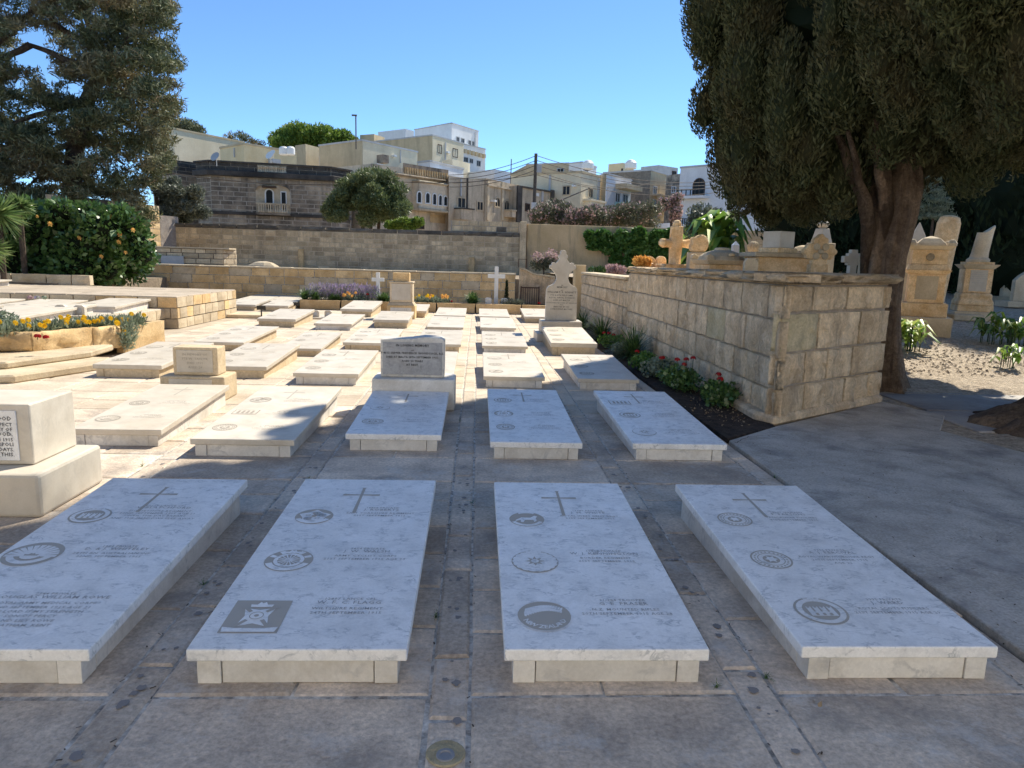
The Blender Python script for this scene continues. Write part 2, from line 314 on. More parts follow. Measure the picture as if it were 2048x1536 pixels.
def unit(n):
    v = rng.normal(size=(n, 3)); return v/np.linalg.norm(v, axis=1)[:, None]
def nrm(v): return v/np.maximum(np.linalg.norm(v, axis=-1), 1e-9)[..., None]
def cloud(clumps, n, shell=.25, wt=None, jit=.06):
    """points near the surface of many ellipsoid clumps; returns points, outward directions"""
    cl = np.array([(*c, *r) for c, r in clumps], float); area = (cl[:, 3]*cl[:, 4]+cl[:, 3]*cl[:, 5]+cl[:, 4]*cl[:, 5]); area = area if wt is None else area*np.array(wt); p = area/area.sum()
    idx = rng.choice(len(cl), n, p=p); d = unit(n); rr = 1-shell*rng.random(n)**1.5+jit*rng.normal(size=n)
    return cl[idx, :3]+d*cl[idx, 3:]*rr[:, None], nrm(d/cl[idx, 3:]), idx
def leaves(name, clumps, n, ln, wd, mat, parent=None, up=.3, out=.5, shell=.3, zmin=None, bright_top=False, mats=None, frac=None, lsd=.3, kind=None, wt=None, keep=None, jit=.06, rv=.8):
    P, N, idx = cloud(clumps, n, shell, wt, jit)
    if keep is not None: k = keep(P); P, N = P[k], N[k]; idx = idx[k]
    if zmin is not None: k = P[:, 2] > zmin; P, N = P[k], N[k]; idx = idx[k]
    n = len(P)
    T = nrm(N*out+unit(n)*rv+np.array([0, 0, up])); s = (1+lsd*rng.normal(size=n)).clip(.4, 2)
    W = nrm(np.cross(T, unit(n)))
    cr_ = np.random.default_rng(5).random(len(clumps)+1)
    rnd = (.35*cr_[idx]+.65*rng.random(n)).clip(0, 1)
    mi = None
    if mats and frac: mi = (rng.random(n) < frac).astype(int)
    return leaf_obj(name, P, T*(ln/2*s)[:, None], W*(wd/2*s)[:, None], mat, parent, rnd, mats, mi, kind)
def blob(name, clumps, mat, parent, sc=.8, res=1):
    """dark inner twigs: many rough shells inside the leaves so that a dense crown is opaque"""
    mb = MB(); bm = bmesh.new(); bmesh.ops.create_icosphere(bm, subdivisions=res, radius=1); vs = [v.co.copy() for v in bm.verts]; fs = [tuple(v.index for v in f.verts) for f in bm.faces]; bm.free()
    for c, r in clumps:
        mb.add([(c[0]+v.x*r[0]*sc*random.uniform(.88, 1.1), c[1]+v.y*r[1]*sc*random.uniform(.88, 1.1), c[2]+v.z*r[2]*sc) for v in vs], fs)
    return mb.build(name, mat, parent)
def tuft(c, r, h, n, wd, lean=.9):
    """arching strap leaves from one root: returns C,T,W arrays of segments"""
    a = rng.random(n)*2*math.pi; tilt = rng.random(n)**.7*lean; ln = h*(.7+.5*rng.random(n))
    d = np.stack([np.cos(a)*np.sin(tilt), np.sin(a)*np.sin(tilt), np.cos(tilt)], 1)
    base = np.array(c)+np.stack([np.cos(a), np.sin(a), 0*a], 1)*(r*.25*rng.random(n))[:, None]
    Cs, Ts, Ws = [], [], []; p = base
    for k in range(3):
        seg = d*(ln/3)[:, None]; side = nrm(np.cross(d, np.array([0, 0, 1.0]))+1e-6)
        Cs.append(p+seg/2); Ts.append(seg*.58); Ws.append(side*(wd*(1, .85, .5)[k]/2)); p = p+seg
        d = nrm(d+np.array([0, 0, -.45])*np.sin(tilt)[:, None]+d*np.array([.35, .35, 0]))
    return np.concatenate(Cs), np.concatenate(Ts), np.concatenate(Ws)
def tufts(name, specs, mat, parent=None, kind=None):
    A = [tuft(*s) for s in specs]; return leaf_obj(name, np.concatenate([a[0] for a in A]), np.concatenate([a[1] for a in A]), np.concatenate([a[2] for a in A]), mat, parent, kind=kind)
def flower(name, c, r, mat, parent, n=10, flat=.35):
    a = np.arange(n)*2*math.pi/n+rng.random(); d = np.stack([np.cos(a), -flat*.6-.3*np.sin(a), np.sin(a)*.9+.25], 1); d = nrm(d)
    C_ = np.array(c)+d*r*.55; T = d*r*.5; W = nrm(np.cross(d, [0.1, -1.0, .5]))*r*.3
    return leaf_obj(name, C_, T, W, mat, parent)
def flowerball(name, c, r, mat, parent, n=26):
    d = unit(n); d[:, 2] = np.abs(d[:, 2])*.7; C_ = np.array(c)+d*r*.6; T = nrm(np.cross(d, unit(n)))*r*.38; W = nrm(np.cross(d, T))*r*.34
    return leaf_obj(name, C_, T, W, mat, parent)

# ------------------------------------------------------------------ masonry
def rough_block(seed, nx=4, nz=3, amp=.035, cham=.06):
    """unit block 1 x 1 x 1 standing on y=0 face looking to -y, front face uneven, arrises worn"""
    rnd = random.Random(seed); mb = MB(); vs = []; g = {}
    for j in range(nz+1):
        for i in range(nx+1):
            x, z = i/nx, j/nz; e = (i in (0, nx)) or (j in (0, nz))
            y = cham*rnd.uniform(.6, 1.5) if e else rnd.uniform(-amp, amp)
            jx = 0 if i in (0, nx) else rnd.uniform(-.05, .05); jz = 0 if j in (0, nz) else rnd.uniform(-.06, .06)
            if e: x += (.5-x)*2*rnd.uniform(0, .02) if i in (0, nx) else 0; z += (.5-z)*2*rnd.uniform(0, .035) if j in (0, nz) else 0
            g[i, j] = len(vs); vs.append((x+jx, y, z+jz))
    fs = [(g[i, j], g[i+1, j], g[i+1, j+1], g[i, j+1]) for j in range(nz) for i in range(nx)]
    rim = [g[i, 0] for i in range(nx+1)]+[g[nx, j] for j in range(1, nz+1)]+[g[i, nz] for i in range(nx-1, -1, -1)]+[g[0, j] for j in range(nz-1, 0, -1)]
    n0 = len(vs)
    for k in rim: vs.append((vs[k][0], 1.0, vs[k][2]))
    m_ = len(rim)
    fs += [(rim[k], n0+k, n0+(k+1) % m_, rim[(k+1) % m_]) for k in range(m_)]
    me = bpy.data.meshes.new('stone_block'); me.from_pydata(vs, [], fs)
    bm = bmesh.new(); bm.from_mesh(me); bmesh.ops.recalc_face_normals(bm, faces=bm.faces); bm.to_mesh(me); bm.free()
    return me
_blk = {}
def block_mesh(mat, fine):
    k = (mat.name, fine)
    if k not in _blk:
        _blk[k] = []
        for s in range(8 if fine else 4):
            me = rough_block(s*7+3, *((7, 5, .24, .09) if fine == 2 else (3, 2, .07, .10) if fine == 1 else (1, 1, 0, .0)))
            if fine == 2: me.polygons.foreach_set('use_smooth', [True]*len(me.polygons))
            me.materials.append(mat); _blk[k].append(me)
    return _blk[k]
def masonry(parent, A, B, z0, z1, bl, ch, mats, name='stone_block', fine=1, depth=.06, holes=(), gap=.012, zslope=None, limit=300, jit=.25, proud=.01, stuffname='small_blocks', rnd=None, topclip=None, hj=.07):
    """courses of separate blocks on the face A->B (left to right as seen from outside). holes: (u0,u1,za,zb)"""
    A = Vector((A[0], A[1], 0)); B = Vector((B[0], B[1], 0)); d = B-A; Lh = d.length; ux = d/Lh; ang = math.atan2(ux.y, ux.x); nrm_ = Vector((ux.y, -ux.x, 0))
    z = z0; row = 0; cnt = 0; rnd = rnd or random.Random(int(Lh*100)+3)
    while z < z1-.03:
        h = min(ch*rnd.uniform(1-hj, 1+hj), z1-z)
        if z1-(z+h) < ch*.35: h = z1-z
        u = -bl*(.5 if row % 2 else 0)*rnd.uniform(.8, 1)
        while u < Lh-.02:
            l = bl*rnd.uniform(1-jit, 1+jit); a = max(u, 0); b = min(u+l, Lh)
            if Lh-b < bl*.25: b = Lh
            u = b if b == Lh else u+l
            if b-a < .04: continue
            segs = [(a, b)]
            for hu0, hu1, hz0, hz1 in holes:
                if z+h*.6 > hz0 and z+h*.4 < hz1:
                    ns = []
                    for s0, s1 in segs:
                        if s1 <= hu0 or s0 >= hu1: ns.append((s0, s1)); continue
                        if s0 < hu0: ns.append((s0, hu0))
                        if s1 > hu1: ns.append((hu1, s1))
                    segs = ns
            for s0, s1 in segs:
                if s1-s0 < .05: continue
                if topclip and z+h*.5 > topclip((s0+s1)/2): continue
                mt = mats[0] if len(mats) == 1 or rnd.random() < .82 else rnd.choice(mats[1:])
                me = rnd.choice(block_mesh(mt, fine)); p = A+ux*(s0+gap/2)+nrm_*(proud+rnd.uniform(0, proud))
                place(name, me, parent, (p.x, p.y, z+gap/2), ang, (s1-s0-gap, depth, h-gap)); cnt += 1
        z += h; row += 1
    return cnt

# ================================================================== THE SETTING
ground = MB().box(-700, 700, -60, 1200, -.5, -.03).build('ground', M['earth']); tag(ground, 'dry bare earth reaching from the burial ground to the far houses', kind='structure')
MB().box(-26, 16, -24, -3.01, -.03, -.004).build('rear_bounce_ground', M['pave_far'])['kind'] = 'structure'  # unseen paving added behind the camera to bounce sunlight onto the graves
rcw = MB(); rcw.box(-26, 16, -6.4, -5.2, -.03, 7.6); rcw.box(-26.1, 16.1, -6.5, -5.05, 7.6, 7.95); rcw.build('rear_bounce_wall', stone('pale_bounce_wall', (.74, .70, .62), (.84, .80, .72), 2, .06, 0, .2, .9))['kind'] = 'structure'  # unseen pale wall, added and sized to throw sunlight onto the shaded fronts
pv = empty('courtyard_paving', (0, 0, 0), label='worn limestone slab paving between the flat graves', kind='structure')
MB().box(-6.5, 2.32, -3, 24.6, -.028, -.0075).build('mortar_bed', M['mortar'], pv)
COLS = [-5.99, -4.82, -3.65, -2.48, -1.31, -.15, 1.02, 2.19]       # left edges of the narrow strips
near = []; far_mb = MB(); nst = 0
def stone_piece(x0, x1, y0, y1, dz=0.0, k=0):
    """one paving stone: dished top, worn arrises"""
    r = random.Random(int(x0*131+y0*977)); g_ = .006; x0 += g_; x1 -= g_; y0 += g_; y1 -= g_; c = min(.012, (x1-x0)*.2); j = lambda: r.uniform(-.005, .005)
    z = dz+r.uniform(-.003, .003)
    o = [(x0+j(), y0+j()), (x1+j(), y0+j()), (x1+j(), y1+j()), (x0+j(), y1+j())]
    i = [(o[0][0]+c, o[0][1]+c), (o[1][0]-c, o[1][1]+c), (o[2][0]-c, o[2][1]-c), (o[3][0]+c, o[3][1]-c)]
    vs = [(a, b, -.025) for a, b in o]+[(a, b, z-.007) for a, b in o]+[(a, b, z+r.uniform(-.0015, .0015)) for a, b in i]
    fs = [(8, 9, 10, 11)]+[(q, (q+1) % 4, 4+(q+1) % 4, 4+q) for q in range(4)]+[(4+q, 4+(q+1) % 4, 8+(q+1) % 4, 8+q) for q in range(4)]
    return vs, fs
pieces = []
rr = random.Random(5)
for ci, cx in enumerate(COLS):
    y = -1.2+rr.uniform(0, .4)                                     # narrow strip with its run of stones
    while y < 21.7:
        l = rr.uniform(.38, .85) if y < 14 else rr.uniform(.5, .9)
        pieces.append((cx, cx+.15, y, min(y+l, 21.75))); y += l
    if ci == len(COLS)-1: break
    a, b = cx+.15, COLS[ci+1]
    for k in range(-1, 7):
        y0 = 2.42+k*3.22
        pieces.append((a, b, y0-1.32, y0-.002)) if k == 0 else pieces.append((a, b, y0-.62, y0))
        if k == 0: pieces.append((a, b, y0-2.6, y0-1.32)); pieces.append((a, b, y0-3.7, y0-2.6)); 
        if k < 0: continue
        m = (a+b)/2
        for s0, s1 in ((a, m), (m, b)):
            y = y0; e = y0+2.6
            while y < e-.01:
                l = rr.uniform(.36, .66); l = e-y if e-y-l < .2 else l
                if y+l > 21.75: l = 21.75-y
                if l > .02: pieces.append((s0, s1, y, y+l))
                y += max(l, .02)
                if y > 21.7: break
pieces = [p for p in pieces if p[3] > -.6 and p[2] < 21.7 and p[3]-p[2] > .03]
pieces.sort(key=lambda p: (max(p[2], .6)+abs(p[0])*.25))
for i, (x0, x1, y0, y1) in enumerate(pieces):
    vs, fs = stone_piece(x0, x1, y0, y1)
    if i < 292:
        o = MB().add(vs, fs).build('paving_stone', M['pave'] if y0 < 7.2 else M['pave_far'], pv)  # shaded near rows and sunlit far rows take separate copies
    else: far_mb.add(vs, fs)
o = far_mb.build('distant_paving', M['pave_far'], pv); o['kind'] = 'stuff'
# worn hollows and drill holes along the strips: flat dark patches without real depth
holes = MB(); rh = random.Random(9)
for cx in COLS[2:7]:
    y = .9
    while y < 5.2:
        y += rh.uniform(.08, .34); r0 = rh.uniform(.008, .024)
        if abs(y-2.1) < .16 and abs(cx+.15) < .01: continue
        for q in range(rh.choice((1, 1, 2, 3))):
            hx, hy = cx+.075+rh.uniform(-.035, .035), y+rh.uniform(-.05, .05); n0 = 11; rr0 = [r0*rh.uniform(.6, 1.15) for _ in range(n0)]
            holes.add([(hx+rr0[i]*math.cos(6.283*i/n0), hy+rr0[i]*1.15*math.sin(6.283*i/n0), .0040+len(holes.v)*3e-7) for i in range(n0)], [tuple(range(n0))]); r0 *= .75
holes.build('worn_hollow', plain('hollow_dark', (.22, .20, .19), .9), pv)['kind'] = 'stuff'
dm = MB(); dm.lathe([(.032, .0), (.030, .009), (.020, .009), (.018, .005)], 18, (-.075, 2.085)); dm.lathe([(.066, 0.0), (.062, .004)], 20, (-.075, 2.10), k=1)
cover = dm.build('drain_cover', [plain('drain_grey', (.24, .24, .25), .7), M['wallgreen']]); tag(cover, 'small round drain plug set in the paving strip at the front', 'drain cover')

# open flat paving left of the graves up to the platform
lp = MB()
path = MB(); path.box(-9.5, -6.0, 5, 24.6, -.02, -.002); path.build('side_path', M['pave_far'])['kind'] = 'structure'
# cement path on the right, a rising skirt round the wall's foot, then flagstones and gravel
cp = MB()
poly = [(2.36, -2), (2.36, 6.3), (3.1, 6.95), (5.02, 8.38), (5.3, 7.6), (4.75, 6.85), (5.1, 5.6), (9, 2.5), (9, -2)]
cp.prism(poly, -.03, .02)
cpo = cp.build('cement_path', M['concrete'], bevel=.006); tag(cpo, kind='structure')
def crack(pts, w_=.006, z=.0212, name='crack'):
    rr3 = random.Random(int(pts[0][0]*10)); P_ = []
    for i in range(len(pts)-1):
        for k in range(8): f = k/8; P_.append((pts[i][0]+(pts[i+1][0]-pts[i][0])*f+rr3.uniform(-.012, .012), pts[i][1]+(pts[i+1][1]-pts[i][1])*f+rr3.uniform(-.012, .012)))
    vs = []; 
    for i, (x, y) in enumerate(P_):
        a = P_[min(i+1, len(P_)-1)]; b = P_[max(i-1, 0)]; dx, dy = a[0]-b[0], a[1]-b[1]; l = math.hypot(dx, dy) or 1; ww = w_*rr3.uniform(.4, 1.3); vs += [(x-dy/l*ww, y+dx/l*ww, z), (x+dy/l*ww, y-dx/l*ww, z)]
    MB().add(vs, [(2*i, 2*i+1, 2*i+3, 2*i+2) for i in range(len(P_)-1)]).build(name, plain('crack_shadow', (.03, .03, .03), 1), cpo)
crack([(2.9, 3.3), (3.3, 3.55), (3.8, 3.6)], .003); crack([(2.37, 6.2), (2.6, 6.45), (3.0, 6.6)], .004)
fl = empty('flagstone_path', (0, 0, 0), kind='structure')
MB().box(4.2, 14, 2, 11.2, -.03, -.012).build('path_bed', M['gravel'], fl)
for (x0, x1, y0, y1) in [(5.35, 6.9, 8.0, 9.1), (5.3, 6.6, 9.12, 9.8), (6.9, 8.4, 7.6, 8.8), (6.7, 8.6, 8.85, 9.9), (8.45, 10.2, 7.4, 8.9), (5.2, 6.6, 6.9, 7.96), (8.7, 10.5, 8.95, 10.2), (6.65, 8.3, 9.95, 10.6)]:
    vs, fs = stone_piece(x0, x1, y0, y1, .004); MB().add(vs, fs).build('flagstone', M['flag'], fl)
# rising gravel ground behind the wall
gp = MB(); ys = [8.95, 9.3, 9.7]+[10+i for i in range(0, 60)]
N = 40; xs = [3.2+i*1.2 for i in range(N)]
vs = []; fs = []
for j, yy in enumerate(ys):
    for i, xx in enumerate(xs): vs.append((xx, yy, ramp(yy)-.012+.03*min(1, max(0, yy-9.3))*noise.noise(Vector((xx*1.2, yy*1.2, 0)))))
for j in range(len(ys)-1):
    for i in range(N-1): fs.append((j*N+i, j*N+i+1, (j+1)*N+i+1, (j+1)*N+i))
gp.add(vs, fs); gpo = gp.build('gravel_ground', M['gravel'], smooth=True); tag(gpo, kind='structure')
pg_ = MB(); rp = random.Random(3)
ic = [(1, 0, 0), (-.5, .87, 0), (-.5, -.87, 0), (0, 0, .8)]
for i in range(5200):
    x, y = rp.uniform(5.6, 17), 10.2+abs(rp.gauss(0, 1))*3.0; s = rp.uniform(.012, .034)
    if x < .42*y: continue
    a = rp.uniform(0, 6.3); c_, s_ = math.cos(a), math.sin(a)
    pg_.add([(x+(p[0]*c_-p[1]*s_)*s, y+(p[0]*s_+p[1]*c_)*s, ramp(y)+p[2]*s*.8-.006) for p in ic], [(0, 1, 3), (1, 2, 3), (2, 0, 3)])
pb = pg_.build('loose_gravel', M['gravel']); tag(pb, kind='stuff')
# terrace behind the retaining wall
ter = MB().prism([(-60, 25.75), (2.15, 25.75), (2.15, 36), (-60, 36)], -.5, .98).build('upper_terrace', M['earth']); tag(ter, kind='structure')

# ---- raised burial platforms at the left
def tiers(name, label, x1, y0, y1, x0, z0, z1, ch, bl, matb, front=True):
    t = empty(name, (0, 0, 0), kind='structure', label=label)
    MB().box(x0, x1-.03, y0+.03, y1, -.2, z1-.012).build('core', M['mortar_grey'], t)
    n = MB(); 
    rng_ = random.Random(int(x1*10)); x = x0
    # paving on top: stones in long rows
    yy = y0
    while yy < y1-.1:
        d_ = min(rng_.uniform(.5, .8), y1-yy); xx = x1
        while xx > x0+.2:
            wv = min(rng_.uniform(.7, 1.4), xx-x0)
            if xx > x1-7: vs, fs = stone_piece(xx-wv, xx, yy, yy+d_, z1); vs = [(a, b, c if c > z1-.05 else z1-.03) for a, b, c in vs]; n.add(vs, fs)
            xx -= wv
        yy += d_
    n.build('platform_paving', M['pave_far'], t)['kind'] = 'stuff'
    masonry(t, (x1, y0), (x1, y1), z0, z1-.012, bl, ch, [M['pale'], M['honey']], fine=1, gap=.014)
    if front: masonry(t, (x0 if x0 > x1-7 else x1-7, y0), (x1, y0), max(z0, .0), z1-.012, bl, ch, [M['pale'], M['honey']], fine=1, gap=.014)
    return t
tiers('lower_platform', 'low honey stone platform carrying flat graves', -6.55, 8.8, 15.6, -14, 0, .42, .21, .42, None)
tiers('upper_platform', 'higher stone platform behind the low one', -6.3, 15.3, 19.0, -14, 0, .68, .225, .42, None)
MB().box(-40, -10.8, 19.0, 25.5, -.3, .72).build('hedge_terrace', M['earth'])['kind'] = 'structure'
kerbt = empty('terrace_kerb', (0, 0, 0), label='thin pale kerb edging the hedge terrace at the far left', cat='kerb')
masonry(kerbt, (-13.5, 19.02), (-10.0, 19.02), .68, .95, .8, .3, [M['pale']], name='kerb_stone', fine=1, depth=.2)

# ---- walls
rw = empty('retaining_wall', (0, 0, 0), label='long low honey coloured retaining wall across the back of the graves', cat='wall')
MB().box(-14, 1.35, 25.56, 25.9, -.1, 1.12).build('wall_core', M['mortar'], rw)
masonry(rw, (-12.6, 25.55), (1.35, 25.55), 0, 1.13, .62, .28, [M['honey'], M['pale']], fine=1, gap=.016)
cmb = MB(); rc = random.Random(2); x = -12.6
while x < 1.35:
    l = rc.uniform(.7, 1.2); 
    cmb.box(x+.005, min(x+l, 1.37)-.005, 25.50+rc.uniform(-.02, .02), 25.95, 1.125, 1.175+rc.uniform(-.006, .012)); x += l
cmb.build('coping', M['pale'], rw, bevel=.012)
# perimeter wall of separate blocks
pw = empty('perimeter_wall', (0, 0, 0), label='tall weathered stone block wall behind the burial ground', cat='wall')
MB().prism([(-14.4, 34.06), (2.0, 34.06), (2.0, 34.4), (-14.4, 34.4)], .5, 2.75).build('wall_core', M['mortar_pale'], pw)
n1 = masonry(pw, (-14.3, 34.05), (1.95, 34.05), .95, 2.72, .50, .222, [M['perim'], M['perim'], M['tan']], fine=1, gap=.026, depth=.08, jit=.12)
masonry(pw, (-14.3, 34.05), (1.95, 34.05), 2.72, 2.93, .95, .21, [M['perim_dark']], name='coping_stone', fine=1, gap=.02, depth=.3, proud=.03)
MB().prism([(-1.3, 34.2), (1.9, 34.2), (1.9, 34.5), (-1.3, 34.5)], 2.6, 3.42).build('wall_core', M['mortar_grey'], pw)
masonry(pw, (-1.25, 34.19), (1.9, 34.19), 2.94, 3.44, .50, .245, [M['perim'], M['perim_dark']], fine=1, gap=.026, depth=.08)
MB().box(1.95, 2.25, 33.9, 34.4, .6, 3.46).build('pier', M['perim'], pw, bevel=.02)
for px in (603,): 
    p = aty(px, 520, 34); MB().box(p.x-.12, p.x+.12, 33.86, 34.04, .95, 1.9).build('buttress', M['honey'], pw, bevel=.02)
p = aty(943, 535, 33.9); MB().box(p.x-.14, p.x+.14, 33.84, 34.04, .95, 1.75).build('buttress', M['honey'], pw, bevel=.02)
vw = empty('plastered_boundary_wall', (0, 0, 0), label='plastered boundary wall carrying the climbing vine', cat='wall')
MB().box(2.28, 26, 34.0, 34.4, .2, 3.36).build('wall_face', M['plasterwall'], vw, bevel=.02)
q0 = aty(1490, 470, 33.98); q1 = aty(1600, 470, 33.98)
masonry(vw, (q0.x, 33.99), (q1.x, 33.99), 1.2, 3.34, .6, .25, [M['pale'], M['honey']], fine=1, gap=.016)
# tall corner wall at the left behind the hedge
hw = empty('hedge_wall', (0, 0, 0), label='taller sunlit wall turning the corner behind the flowering hedge', cat='wall')
hp = [aty(318, 418, 33.2), aty(232, 403, 30.5), aty(120, 398, 28)]
zt = 3.6
MB().prism([(hp[0].x, hp[0].y), (hp[0].x-.3, hp[0].y+.4), (hp[2].x-.5, hp[2].y+.4), (hp[2].x-.5, hp[2].y), (hp[1].x, hp[1].y+.02)], .6, zt-.02).build('wall_core', M['mortar'], hw)
masonry(hw, (hp[1].x, hp[1].y), (hp[0].x, hp[0].y), .95, zt, .6, .27, [M['honey'], M['pale']], fine=1, gap=.016)
masonry(hw, (hp[2].x-.5, hp[2].y), (hp[1].x, hp[1].y), .95, zt, .6, .27, [M['perim'], M['perim_dark']], fine=1, gap=.016)
hq = aty(350, 450, 34.0)
MB().prism([(hp[0].x, hp[0].y+.03), (hq.x, 34.03), (hq.x, 34.4), (hp[0].x-.3, 34.4)], .6, 3.2).build('return_wall', M['render'], hw)
# low building-like dark slab tomb wall behind retaining wall left
dk = empty('block_plinth', (0, 0, 0), label='long low stone plinth with a grey plaque on the upper terrace', cat='plinth')
a0 = aty(312, 500, 28.5); a1 = aty(446, 503, 28.5)
MB().box(a0.x-.2, a1.x-.02, 28.53, 29.3, .9, 1.75).build('plinth_core', M['mortar_dark'], dk)
masonry(dk, (a0.x-.2, 28.52), (a1.x, 28.52), .98, 1.74, .5, .2, [M['perim'], M['perim_dark']], fine=1, gap=.02)
masonry(dk, (a1.x, 28.52), (a1.x+.25, 29.3), .98, 1.74, .4, .2, [M['pale']], fine=1, gap=.02)
MB().box(a0.x-.2, a1.x+.25, 28.46, 29.3, 1.745, 1.80).build('top_slab', M['pale'], dk, bevel=.01)
a2 = aty(322, 520, 28.4); a3 = aty(367, 520, 28.4); MB().box(a2.x, a3.x, 28.40, 28.46, 1.0, 1.45).build('plaque', M['b_grey'], dk, bevel=.005)

# ---- the long wall at the right with its near corner
tw = empty('terrace_wall', (0, 0, 0), label='high streaked limestone wall beside the right hand graves', cat='wall')
WA, WB, WC = (3.0, 20.6), (3.07, 7.02), (5.0, 8.42)
MB().prism([(3.06, 14.3), (3.12, 7.10), (4.97, 8.47), (4.6, 8.9), (3.45, 7.9), (3.4, 14.3)], -.1, 1.44).build('wall_core', M['render'], tw)
MB().prism([(3.06, 20.6), (3.06, 14.3), (3.4, 14.3), (3.4, 20.6)], -.1, 1.3).build('wall_core', M['render'], tw)
r_ = random.Random(12)
masonry(tw, (3.035, 14.25), WB, 0.0, 1.44, .62, .362, [M['wallstone'], M['wallstone'], M['wallgreen']], fine=2, gap=.012, depth=.10, rnd=r_, jit=.38, hj=.12)
masonry(tw, (3.0, 20.55), (3.035, 14.25), 0.0, 1.29, .62, .34, [M['wallstone']], fine=2, gap=.012, depth=.10, rnd=r_, jit=.38, hj=.12)
masonry(tw, WB, WC, 0.0, 1.44, .66, .362, [M['wallstone'], M['wallgreen']], fine=2, gap=.022, depth=.12, rnd=r_, jit=.42, hj=.15)
MB().prism([(3.06, 14.28), (3.10, 7.05), (4.95, 8.42), (4.65, 8.9), (3.5, 7.9), (3.42, 14.28)], 1.445, 1.545).build('coping_core', M['wallstone'], tw)
masonry(tw, (3.02, 14.28), (3.045, 6.98), 1.452, 1.572, 1.15, .13, [M['wallstone']], name='coping_stone', fine=2, depth=.42, gap=.008, proud=.035, rnd=r_)
masonry(tw, (3.05, 6.96), (5.06, 8.41), 1.455, 1.578, 1.35, .13, [M['wallstone']], name='coping_stone', fine=2, depth=.42, gap=.008, proud=.035, rnd=r_)
cop = MB(); cop.prism([(2.96, 20.5), (2.96, 14.3), (3.42, 14.3), (3.42, 20.5)], 1.30, 1.36); cop.build('lower_coping', M['pale'], tw, bevel=.012)
MB().prism([(2.94, 7.2), (3.08, 6.98), (5.02, 8.36), (4.9, 8.5), (3.3, 7.4), (3.08, 14), (2.99, 14)], .0, .11).build('plaster_foot', M['wallstone'], tw, bevel=.03)
def patch(A, B, pts, name='render_patch'):
    A = Vector((A[0], A[1], 0)); B = Vector((B[0], B[1], 0)); d = (B-A).normalized(); n = Vector((d.y, -d.x, 0)); rr2 = random.Random(len(pts)); out = []
    for i in range(len(pts)):
        p, q = pts[i], pts[(i+1) % len(pts)]
        for f in (0, .25, .5, .75): out.append((p[0]+(q[0]-p[0])*f+rr2.uniform(-.018, .018), p[1]+(q[1]-p[1])*f+rr2.uniform(-.018, .018)))
    MB().extrude(out, -.032, .0).build(name, M['render'], tw, loc=(A.x, A.y, 0), rz=math.atan2(d.y, d.x), bevel=.008)
# curved wing of the wall by the gate
sw = empty('swept_wall', (0, 0, 0), label='small plastered wall with a swept top beside the iron gate', cat='wall')
pts = [(1040, 538), (1052, 541), (1066, 549), (1080, 552), (1110, 556)]
tp = [aty(x, y, 22.8) for x, y in pts]
out = [(p.x, p.z) for p in tp]+[(tp[-1].x, -.05), (tp[0].x, -.05)]
MB().extrude(out, 22.8, 23.15).build('wall_face', M['wallstone'], sw, bevel=.01)
o2 = [(p.x, p.z+.002) for p in tp]; o2 += [(x, z+.05) for x, z in reversed(o2)]
MB().extrude(o2, 22.76, 23.2).build('coping', M['pale'], sw)
p0, p1 = aty(1150, 540, 20.8), aty(1172, 532, 20.8)
bx = MB().box(p0.x, p1.x, 20.75, 21.2, 0, p1.z+.03); bo = bx.build('gate_pier', M['plasterwall'], bevel=.02); tag(bo, 'square plastered gate pier behind the scroll headstone', 'pier')

# ================================================================== FLAT GRAVES
TW, TL = .80, 1.83
def quadbox(x0, x1, y0, y1, zb0, zb1, zt0, zt1):
    """box whose bottom and top heights differ front (0) to back (1)"""
    return [(x0, y0, zb0), (x1, y0, zb0), (x1, y1, zb1), (x0, y1, zb1), (x0, y0, zt0), (x1, y0, zt0), (x1, y1, zt1), (x0, y1, zt1)], [(0, 3, 2, 1), (4, 5, 6, 7), (0, 1, 5, 4), (1, 2, 6, 5), (2, 3, 7, 6), (3, 0, 4, 7)]
HF, RISE, TH = .092, .072, .050
def zt_at(y, l=TL): return HF+TH+RISE*y/l
_tm = {}
def tomb_meshes():
    if _tm: return _tm
    def mk(vs, fs, bev=.004):
        me = bpy.data.meshes.new('grave_part'); me.from_pydata(vs, [], fs); bm = bmesh.new(); bm.from_mesh(me); bmesh.ops.recalc_face_normals(bm, faces=bm.faces)
        if bev: bmesh.ops.bevel(bm, geom=list(bm.edges), offset=bev, segments=2, profile=.5, affect='EDGES')
        bm.to_mesh(me); bm.free(); return me
    s = .035; h1 = HF+RISE
    _tm['slab'] = mk(*quadbox(0, TW, 0, TL, HF+.001, h1+.001, HF+TH, h1+TH), .006)
    _tm['corner_block'] = mk(*quadbox(0, .085, 0, .10, 0, 0, HF, HF+.004), .002)
    _tm['base_panel'] = mk(*quadbox(s+.089, TW-s-.089, .012, .05, 0, 0, HF, HF), .002)
    for k, (a, b) in dict(l=(s+.004, s+.045), r=(TW-s-.045, TW-s-.004)).items():
        _tm['side_'+k] = mk(*quadbox(a, b, .116, TL-.04, 0, 0, HF+.004, h1), .002)
    _tm['back_panel'] = mk(*quadbox(s+.05, TW-s-.05, TL-.06, TL-.03, 0, 0, h1, h1), .002)
    return _tm
tomb_meshes()
def top_mesh(mb, l=TL):
    me = mb.mesh('m'); me.transform(Matrix.Rotation(math.atan2(RISE, l), 4, 'X')); return me
